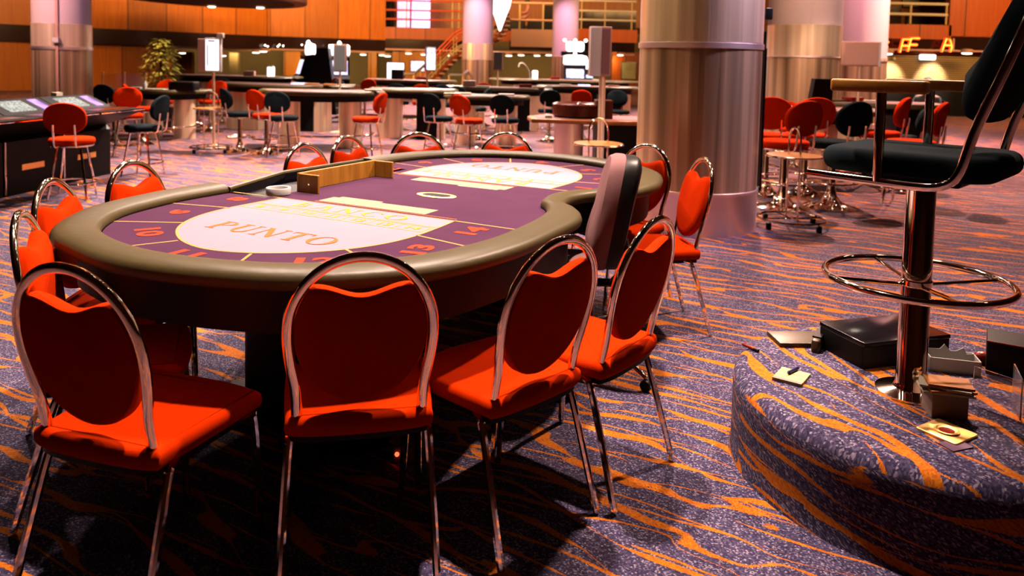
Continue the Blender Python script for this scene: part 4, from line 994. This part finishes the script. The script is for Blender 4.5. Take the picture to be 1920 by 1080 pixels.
def wallscreen(name, px0, px1, py0, py1, Y, m_, label, cat, th=.08):
    x0 = at(px0, (py0+py1)/2, Y).x; x1 = at(px1, (py0+py1)/2, Y).x; z0 = at((px0+px1)/2, py1, Y).z; z1 = at((px0+px1)/2, py0, Y).z
    t = thing(name, label, cat, ((x0+x1)/2, Y, z0)); w_ = x1-x0
    MB().box(-w_/2-.03, w_/2+.03, 0, th, -.03, z1-z0+.03, .01).build('casing', 'dark', t); MB().box(-w_/2, w_/2, -.012, .002, 0, z1-z0).build('panel', m_, t, smooth=False); return t
fs_ = wallscreen('floor_screen', 726, 757, 118, 153, 27, 'screenw', 'tall white and pink glowing screen below the balcony', 'screen')
MB().box(-.05, .05, .1, .2, -fs_.location.z, .1).build('stand', 'black', fs_)
wallscreen('television', 771, 795, 115, 133, 40.31, 'screenb', 'television showing a blue white picture behind the staircase foot', 'television')
wallscreen('framed_picture', 1166, 1192, 117, 148, 38.31, 'art', 'framed faded picture on the orange wall left of the big column', 'picture')
wallscreen('framed_picture', 1694, 1724, -8, 13, 26.91, 'art', 'framed picture at the back of the right hand balcony', 'picture')

# ------------------------------------------------------------ staircase
stc = thing('staircase', 'curving open staircase with red lit handrails behind the middle column', 'staircase')
A0 = at(812, 160, 30.0); A1 = at(957, 20, 31.5); A0.z = .0; zt2 = 3.35; n = 19
SPX = [(0, 796), (.9, 830), (1.5, 856), (1.9, 902), (2.25, 934), (2.8, 944), (3.5, 940)]
def stair_at(t_):
    z = zt2*t_
    for (z0, p0), (z1, p1) in zip(SPX, SPX[1:]):
        if z <= z1 or z1 == 3.5: px = p0+(p1-p0)*(z-z0)/(z1-z0); break
    return V((X(px, 30.5), 30.0+1.6*t_, z))
for side in (-1, 1):
    pts = []
    for i in range(n+1):
        t_ = i/n; c = stair_at(t_); pts.append(V((c.x, c.y+side*.75, .05+zt2*t_)))
    MB().tube(pts, .05, 6, sx=.6, sy=1.8).build('stringer', 'panelr', stc)
    for hh, m_ in ((.95, 'redlitrail'), (.65, 'redlitrail'), (.35, 'frame')):
        MB().tube([p_+V((0, 0, hh)) for p_ in pts], .035 if hh > .9 else .022, 8).build('handrail', m_, stc)
    for i in range(0, n+1, 4): MB().tube([pts[i], pts[i]+V((0, 0, .95))], .022, 8).build('baluster', 'frame', stc)
for i in range(n):
    t_ = (i+.5)/n; c = stair_at(t_); z = .05+zt2*t_
    MB().box(c.x-.24, c.x+.24, c.y-.75, c.y+.75, z, z+.05).build('tread', 'salmon', stc, smooth=False)
for k, (x0, y0, x1, y1, Y) in enumerate([(742, 139, 776, 139, 26), (842, 141, 868, 141, 26)]):
    a = at(x0, y0, Y); b = at(x1, y1, Y); c = at(x1+24, y1-20, Y+1)
    g = thing('guard_rail', ['low pale handrail rising right of the glowing screen', 'low pale handrail at the foot of the middle column'][k], 'railing', (a.x, a.y, 0))
    MB().tube([V((0, 0, a.z)), V((b.x-a.x, 0, b.z)), V((c.x-a.x, 1, c.z))], .05, 8).build('rail', 'cream', g)
    for q_ in (0, b.x-a.x): MB().tube([(q_, 0, 0), (q_, 0, a.z)], .03, 8).build('post', 'brass', g)

# ------------------------------------------------------------ balcony railings
def railing(px0, px1, ys, Y, posts, label, m_='salmon', zb=54):
    a = at(px0, 50, Y); t = thing('balcony_railing', label, 'railing', (a.x, Y, at((px0+px1)/2, zb, Y).z))
    for y in ys: MB().tube([(0, 0, at((px0+px1)/2, y, Y).z-t.location.z), (at(px1, 50, Y).x-a.x, 0, at((px0+px1)/2, y, Y).z-t.location.z)], .045, 8).build('rail', m_, t)
    for px in posts:
        x = at(px, 50, Y).x-a.x; MB().tube([(x, 0, 0), (x, 0, at(px, ys[0], Y).z-t.location.z+.02)], .03, 8).build('post', 'frame', t)
    return t
wallbox('floor_balcony_left', 'ceil', X(700, YB), X(1200, YB), Z(790, 56, YB)-.12, Z(790, 54, YB), YB+.3, YB+4)
wallbox('floor_balcony_middle', 'ceil', X(958, 32.4), X(1036, 32.4), Z(997, 57, 32.6)-.1, Z(997, 55, 32.6), 32.65, YB+.3)
wallbox('floor_balcony_right', 'ceil', X(1652, YR), X(1784, YR), Z(1718, 49, YR)-.1, Z(1718, 46, YR), YR+.3, YR+3)
railing(722, 868, (2, 20, 37), 36.5, (762, 848, 860), 'red lit railing of the left balcony', 'redlitrail', zb=54)
railing(958, 1036, (6, 38), 32.5, (974, 1018), 'dark railing in front of the seated person', zb=55)
railing(1083, 1192, (2, 21, 38), 34.5, (1090, 1134, 1184), 'bright white triple railing of the balcony left of the big column', 'white', zb=55)
railing(1652, 1784, (7, 27), 24.12, (1706, 1773), 'pale double railing of the right hand balcony', 'cream', zb=45)
# glass rail by the left column
gr = thing('glass_rail', 'low glass rail with slim posts right of the left column', 'railing', (at(193, 150, 15).x, 15, 0))
for k in range(3): MB().tube([(k*.42, 0, 0), (k*.42, 0, 1.02)], .02, 8).build('post', 'brass', gr)
MB().box(0, .84, -.005, .005, .25, .98).build('pane', 'perspex', gr, smooth=False)
# pink blind (light put in as glow) and violet window on the left balcony
def slabpx(name, m_, x0, x1, y0, y1, Y, label, cat, th=.12):
    a = at(x0, (y0+y1)/2, Y).x; b = at(x1, (y0+y1)/2, Y).x; z0 = at((x0+x1)/2, y1, Y).z; z1 = at((x0+x1)/2, y0, Y).z
    o = MB().box(0, b-a, 0, th, 0, z1-z0).build(name, m_, smooth=False); o.location = (a, Y, z0); return tag(o, label, cat)
slabpx('balcony_glow', 'pinkglow', 745, 768, -8, 52.5, 38.5, 'pink blind on the left balcony, its light put in as glow', 'light panel')
slabpx('balcony_glow', 'violet', 772, 806, -8, 52.5, 37.4, 'white violet glowing panel on the left balcony', 'light panel')
slabpx('dark_doorway', 'black', 720, 738, -8, 52.5, 40.2, 'dark opening at the left end of the left balcony', 'opening')
slabpx('cabinet', 'orangewood', 806, 868, -8, 52.5, 40.0, 'orange timber screen behind the left balcony railing', 'screen')
slabpx('notice_board', 'black', 1020, 1036, 10, 55, 34.0, 'black panel right of the seated person on the balcony', 'panel')
slabpx('dark_cabinet', 'dark', 1085, 1192, 23, 63, 37.2, 'dark low cabinet behind the bright white railing', 'cabinet')
slabpx('dark_cabinet', 'dark', 1655, 1690, 12, 50, 25.6, 'dark sofa like block at the left of the right hand balcony', 'cabinet')
slabpx('dark_cabinet', 'black', 1700, 1745, 30, 50, 25.6, 'dark low unit in the middle of the right hand balcony', 'cabinet')
# teardrop light
p = at(939, 20, 30.5); td = MB().lathe([(.03, -1.0), (.10, -.8), (.22, -.45), (.36, -.1), (.42, .2), (.38, .6), (.25, .9), (.1, 1.05)], 24).build('teardrop_light', 'glow')
td.location = (p.x, p.y-1, 3.55); tag(td, 'big glowing white teardrop light hanging over the stairs', 'light')
MB().tube([(0, 0, 1.0), (0, 0, 2.2)], .015, 6).build('cable', 'black', td)

# ------------------------------------------------------------ people (far away, small)
def person(px, Y, z0, face, label, pose, shirt, trousers, skin='skin'):
    p = at(px, 60, Y); t = thing('person', label, 'person', (p.x, Y, z0), yaw(*face))
    me = bpy.data.meshes.new('body'); 
    if pose == 'sit': J = dict(pel=(0, 0, .48), waist=(0, .02, .66), chest=(0, .05, .88), neck=(0, .07, 1.04), head=(0, .11, 1.16), crown=(0, .11, 1.27), ls=(-.17, .06, .97), le=(-.22, .12, .74), lh=(-.12, .36, .72), rs=(.17, .06, .97), re=(.22, .12, .74), rh=(.12, .36, .72), lk=(-.12, .42, .48), lf=(-.12, .42, .06), lt=(-.12, .55, .04), rk=(.12, .42, .48), rf=(.12, .42, .06), rt=(.12, .55, .04))
    else: J = dict(pel=(0, 0, .92), waist=(0, 0, 1.08), chest=(0, 0, 1.30), neck=(0, 0, 1.47), head=(0, .02, 1.60), crown=(0, .02, 1.72), ls=(-.19, 0, 1.40), le=(-.24, .02, 1.13), lh=(-.22, .12, .90), rs=(.19, 0, 1.40), re=(.24, .02, 1.13), rh=(.22, .12, .90), lk=(-.10, .02, .50), lf=(-.10, 0, .06), lt=(-.10, .16, .04), rk=(.10, .02, .50), rf=(.10, 0, .06), rt=(.10, .16, .04))
    R_ = dict(pel=.15, waist=.13, chest=.15, neck=.055, head=.095, crown=.07, ls=.07, le=.05, lh=.035, rs=.07, re=.05, rh=.035, lk=.07, lf=.045, lt=.035, rk=.07, rf=.045, rt=.035)
    ks = list(J); E_ = [('pel', 'waist'), ('waist', 'chest'), ('chest', 'neck'), ('neck', 'head'), ('head', 'crown'), ('chest', 'ls'), ('ls', 'le'), ('le', 'lh'), ('chest', 'rs'), ('rs', 're'), ('re', 'rh'), ('pel', 'lk'), ('lk', 'lf'), ('lf', 'lt'), ('pel', 'rk'), ('rk', 'rf'), ('rf', 'rt')]
    me.from_pydata([J[k] for k in ks], [(ks.index(a), ks.index(b)) for a, b in E_], [])
    o = bpy.data.objects.new('body', me); COL.objects.link(o); o.parent = t
    bm = bmesh.new(); bm.from_mesh(me); ly = bm.verts.layers.skin.verify(); bm.verts.ensure_lookup_table()
    for i, k in enumerate(ks): bm.verts[i][ly].radius = (R_[k], R_[k])
    bm.verts[0][ly].use_root = True; bm.to_mesh(me); bm.free()
    o.modifiers.new('s', 'SKIN'); o.modifiers.new('b', 'SUBSURF').levels = 2; o.modifiers['b'].render_levels = 2
    dg = bpy.context.evaluated_depsgraph_get(); m2 = bpy.data.meshes.new_from_object(o.evaluated_get(dg)); o.modifiers.clear(); o.data = m2
    for m_ in (skin, shirt, trousers): m2.materials.append(M[m_])
    zs_, zt_ = J['neck'][2]-.02, J['pel'][2]
    for pl_ in m2.polygons:
        c = pl_.center; pl_.use_smooth = True
        hand = (c-V(J['lh'])).length < .07 or (c-V(J['rh'])).length < .07
        pl_.material_index = 0 if (c.z > zs_ or hand) else (1 if c.z > zt_+.02 or (abs(c.x) > .19) else 2)
    h = V(J['head']); MB().ball((h.x, h.y-.02, h.z+.045), .118, 12, sz=1.0).build('hair', 'hair', t)
    return t
zb_ = at(997, 55, 33.5).z
person(1092, 34.0, 0, (-1, 0), 'x', 'sit', 'pinkshirt', 'darkcloth'); pp = bpy.data.objects['person']
q_ = at(992, 40, 33.4); pp.location = (q_.x, 33.4, Z(997, 55, 32.6)); pp['label'] = 'person in a pink shirt sitting on the balcony, facing left'
q_ = at(729, 20, 37.6); p2 = person(729, 37.6, at(729, 54, 37.6).z-.45, (.3, -1), 'person in black standing at the left end of the left balcony, seen from the back', 'stand', 'darkcloth', 'darkcloth')
p2.location.z = Z(790, 54, YB)
p3 = person(1743, 13.5, 0, (-.8, -.5), 'dark haired person in a grey shirt seated behind the red stools at right', 'sit', 'greyshirt', 'darkcloth')
p3.location = (at(1743, 180, 12.5).x, 12.5, -.03)
stool(1747, 12.6, 'teal', 'legs', (-.8, -.5), 'dark stool that the person in the grey shirt sits on')
# sofas behind the seated person
for k, px in enumerate((968, 1006)):
    a = at(px, 40, 34.2); o = MB().box(-.4, .4, -.35, .35, 0, .45, .08)
    o.box(-.4, .4, .2, .38, 0, .95, .06) if 0 else None
    so_ = o.build('armchair', 'darkcloth'); so_.location = (a.x, 34.3, Z(997, 55, 32.6))
    tag(so_, ['dark armchair left of the seated person on the balcony', 'dark armchair under and right of the seated person'][k], 'armchair')

# ------------------------------------------------------------ lamps along the soffits
LP = [(474, 94, 26), (487, 95, 30), (395, 90, 24)]
def lamp(px, py, Y, r, label='round downlight under the balcony edge', zoff=0):
    p = at(px, py, Y); t = thing('ceiling_lamp', label, 'lamp', (p.x, Y, p.z), 0, 'downlights under the balcony')
    MB().lathe([(r*.9, .0), (r, .02), (r, .08), (r*.4, .10)], 16).build('rim', 'salmon', t); MB().lathe([(r*.85, -.03), (r*.7, -.05), (.01, -.06)], 16).build('bulb', 'lamp2', t); return t
lamp0 = None
ORD = 'first second third fourth fifth sixth seventh eighth ninth tenth eleventh twelfth thirteenth fourteenth fifteenth'.split()
for k, (px, py) in enumerate([(341, 98), (417, 103), (480, 97), (494, 95), (681, 101), (716, 102), (727, 104), (766, 99), (795, 101), (846, 103), (954, 103), (977, 102), (1007, 103), (1029, 102), (1163, 102)]):
    Y = 31.0 if px < 500 else 35.2
    if lamp0 is None: lamp0 = lamp(px, py, Y, .17, 'round downlight under the balcony edge, first from the left')
    else:
        q_ = at(px, py, Y); copy_tree(lamp0, (q_.x, Y, q_.z), 0, 'round downlight under the balcony edge, %s from the left' % ORD[k])
for px, py in ((1664, 99), (1813, 98)):
    q_ = at(px, py, 23.2); copy_tree(lamp0, (q_.x, 23.2, q_.z), 0, 'x')['label'] = 'wide downlight %s over the shutter' % ('left' if px < 1700 else 'right')
q_ = at(1739, 106, YR-.12); o = MB().box(-.22, .22, -.1, .1, -.1, .06, .03).build('lit_sign', 'glow'); o.location = q_; tag(o, 'small bright white lit box hanging before the shutter', 'light')
q_ = at(1676, 110, YR-.04); o = MB().ball((0, 0, 0), .05, 10).build('camera_dome', 'white'); o.location = q_; tag(o, 'tiny white camera dome at the left of the shutter', 'camera')
# pin lights in the dark band
pin0 = None
for k, (px, py) in enumerate([(431, 86), (478, 84), (497, 85), (502, 87), (521, 87), (524, 84), (531, 86), (540, 89), (545, 88), (560, 89), (566, 84), (584, 82), (583, 86), (618, 85)]):
    q_ = at(px, py, 33.6 if px < 540 else 34.6)
    if pin0 is None: pin0 = MB().ball((0, 0, 0), .032, 8).build('pin_light', 'lamp2'); o = pin0
    else: o = pin0.copy(); COL.objects.link(o)
    o.location = q_; tag(o, 'tiny bright bulb in the dark band under the left panelling, %s from the left' % ORD[k], 'light', 'pin lights in the dark band')
# red neon letters in the right band
def neon(px, py, Y, strokes, label):
    p = at(px, py, Y); t = thing('neon_letter', label, 'sign', p, 0, 'red neon letters over the shutter')
    for st_ in strokes:
        MB().tube([(x, 0, z) for x, z in st_], .045, 8).build('tube', 'neon', t); MB().tube([(x, -.04, z) for x, z in st_], .014, 6).build('core', 'neonc', t)
    return t
Fs = [[(-.10, -.2), (-.02, .2), (.24, .2)], [(-.06, 0), (.18, 0)]]
neon(1693, 86, YR-.25, Fs, 'first red neon letter of the pair in the middle of the band'); neon(1708, 84, YR-.25, Fs, 'second red neon letter, shaped like an F, in the middle of the band')
neon(1659, 88, YR-.25, [[(.1, .15), (-.1, .15), (-.12, -.15), (.1, -.15)], [(-.1, 0), (.08, 0)]], 'red neon letter at the left end of the band')
neon(1774, 85, YR-.25, [[(-.14, -.2), (-.02, .2), (.10, .16), (.16, -.05), (.12, -.2)], [(-.08, 0), (.13, 0)]], 'red neon letter at the right end of the band')
wallbox('trim_12', 'salmon', at(1783, 85, YR).x, at(1786, 85, YR).x, Z(1785, 96, YR), Z(1785, 72, YR), YR-.1, YR)

# ceiling soffit with two spots at the top left
cs_ = MB(); q_ = at(400, 0, 24); so_ = [(q_.x-.8+3.0*math.cos(2*PI*i/48), 26.0+4.0*math.sin(2*PI*i/48)) for i in range(48)]
zc_ = at(470, 15, 29.5).z
cs_.slab(so_, zc_, zc_+.22, .05, 3); structure(cs_.build('ceiling_soffit', 'ceilp'))
cs2 = MB(); cs2.slab([(q_.x-.8+(x-q_.x+.8)*.86, 26+(y-26)*.86) for x, y in so_], zc_-.02, zc_+.02); structure(cs2.build('ceiling_inset', 'ceil'))
for px, py in ((397, 6), (488, 13)):
    r_ = gnd(px, py, zc_-.02) if False else at(px, py, 28.3); copy_tree(lamp0, (r_.x, 28.3, zc_-.03), 0, 'x')['label'] = 'bright spot lamp set in the curved ceiling, %s one' % ('left' if px < 450 else 'right')

# ------------------------------------------------------------ small things on the tables
SEEN = set()
def blk(name, px, py, Y, sx, sy, sz, m_, label, cat, z=None, group=None):
    p = at(px, py, Y); o = MB().box(-sx/2, sx/2, -sy/2, sy/2, 0, sz, min(sx, sy, sz)*.12).build(name, m_); o.location = (p.x, Y, p.z-sz if z is None else z)
    label = ('second ' if label in SEEN else '')+label; SEEN.add(label)
    tag(o, label, cat, group); return o
mon = thing('table_monitor', 'black monitor with slanting front standing on the right hand card table', 'monitor', (at(1541, 180, 9.3).x, 9.3, .914))
MB().add([(-.14, 0, 0), (.13, 0, 0), (.13, 0, .36), (-.09, 0, .36), (-.14, .12, 0), (.13, .12, 0), (.13, .12, .36), (-.09, .12, .36)], [(0, 1, 2, 3), (4, 5, 6, 7), (0, 1, 5, 4), (1, 2, 6, 5), (2, 3, 7, 6), (3, 0, 4, 7)]).build('case', 'black', mon, smooth=False)
MB().box(-.07, .03, -.05, -.01, 0, .06).build('card_holder', 'brownbook', mon)
blk('chip_tray', 1465, 195, 9.3, .22, .12, .03, 'screenp', 'blue chip tray on the right hand card table', 'chip tray', .914)
blk('score_cards', 1530, 200, 9.05, .14, .08, .015, 'white', 'white cards before the black monitor', 'cards', .914)
blk('table_monitor', 345, 150, 12.5, .42, .25, .14, 'black', 'black equipment box on the table by the plant', 'monitor', .81)
blk('paper_sheets', 292, 162, 12.5, .34, .2, .012, 'paper', 'white papers on the table by the plant', 'paper', .81)
o = blk('paper_sheets', 257, 158, 12.55, .16, .12, .03, 'white', 'white sheet at the left end of the table by the plant', 'paper', .81)
b_ = MB().lathe([(.03, 0), (.032, .09), (.012, .12), (.014, .14)], 14).build('bottle', 'white'); b_.location = (at(272, 150, 12.6).x, 12.6, .812); tag(b_, 'small white bottle on the table by the plant', 'bottle')
lmp = thing('gooseneck_lamp', 'curved pale gooseneck lamp on the far table right of the middle column', 'lamp', (at(993, 150, 20.8).x, 20.8, .93))
MB().tube(cr([(0, 0, 0), (-.03, 0, .22), (-.16, 0, .40), (-.26, 0, .42), (-.30, 0, .32)], 5), .022, 8).build('neck', 'cream', lmp); MB().lathe([(.06, 0), (.05, .02)], 14).build('base', 'cream', lmp)
lmp['group'] = 'lamps'; del lmp['group']
for k, (px, Y, z) in enumerate([(1003, 21.0, .93), (508, 18.4, .91)]):
    t = thing('table_lantern', ['white glowing lantern right of the gooseneck lamp', 'white glowing lantern on the far left table'][k], 'lantern', (at(px, 150, Y).x, Y, z))
    MB().box(-.07, .07, -.07, .07, 0, .22, .01).build('shade', 'glow', t); MB().box(-.06, .06, -.06, .06, .22, .25, .005).build('cap', 'cream', t)
for k, (px, Y, z, m_) in enumerate([(468, 18.3, .91, 'salmon'), (560, 14.5, .875, 'screenb'), (700, 12.0, .885, 'paper'), (620, 14.3, .875, 'orangecard'), (585, 14.4, .875, 'orangecard'), (652, 14.2, .875, 'paper'),
   (868, 12.7, .835, 'paper'), (848, 12.5, .835, 'paper'), (950, 12.6, .835, 'white'), (880, 15.4, .875, 'salmon'), (905, 15.3, .875, 'paper'), (1010, 15.5, .875, 'paper'), (985, 15.5, .875, 'redplastic'), (1060, 16.9, .895, 'paper'), (1095, 16.9, .895, 'screenb'), (1150, 16.9, .895, 'orangecard'), (1040, 20.9, .935, 'redplastic'), (1120, 20.9, .935, 'paper'), (745, 18.9, .895, 'darkcloth'), (790, 19, .895, 'redplastic'), (1630, 10.9, .935, 'paper'), (1600, 10.9, .935, 'redplastic'), (1575, 10.9, .935, 'brownbook')]):
    nm = {'screenb': 'chip_display', 'redplastic': 'red_tray', 'orangecard': 'card_stack', 'darkcloth': 'card_shuffler', 'brownbook': 'ledger'}.get(m_, 'paper_block')
    kinds = {'salmon': 'pale salmon block', 'screenb': 'small blue lit display', 'paper': 'cream paper block', 'orangecard': 'orange stack of cards', 'white': 'white block', 'redplastic': 'dark red tray', 'darkcloth': 'dark shuffling machine', 'brownbook': 'brown ledger'}
    near = min(GT, key=lambda g: abs(g[0]-px)/60+abs(g[1]-Y)*2)
    blk(nm, px, 170, Y, .26 if m_ != 'darkcloth' else .3, .14, {'darkcloth': .24, 'salmon': .12, 'redplastic': .07}.get(m_, .03), m_, kinds[m_]+' on the '+' '.join(near[5].split()[:9]), nm.split('_')[-1], z)

# ------------------------------------------------------------ unseen lamps added in the high ceiling to give the chrome glints
hl = thing('ceiling_lamp', 'unseen round lamp added in the high ceiling for chrome glints, first row, first from the left', 'lamp', (-6, 4, 5.79), 0, 'added lamps in the high ceiling')
MB().lathe([(.17, -.03), (.19, -.02), (.19, .01), (.10, .01)], 20).build('rim', 'salmon', hl); MB().lathe([(.15, -.035), (.10, -.045), (.01, -.05)], 16).build('bulb', 'lamp', hl)
for ix in range(6):
    for iy in range(5):
        if ix == 0 and iy == 0: continue
        copy_tree(hl, (-6+ix*2.4, 4+iy*3.1, 5.79), 0, 'unseen round lamp added in the high ceiling for chrome glints, %s row, %s from the left' % (ORD[iy], ORD[ix]))
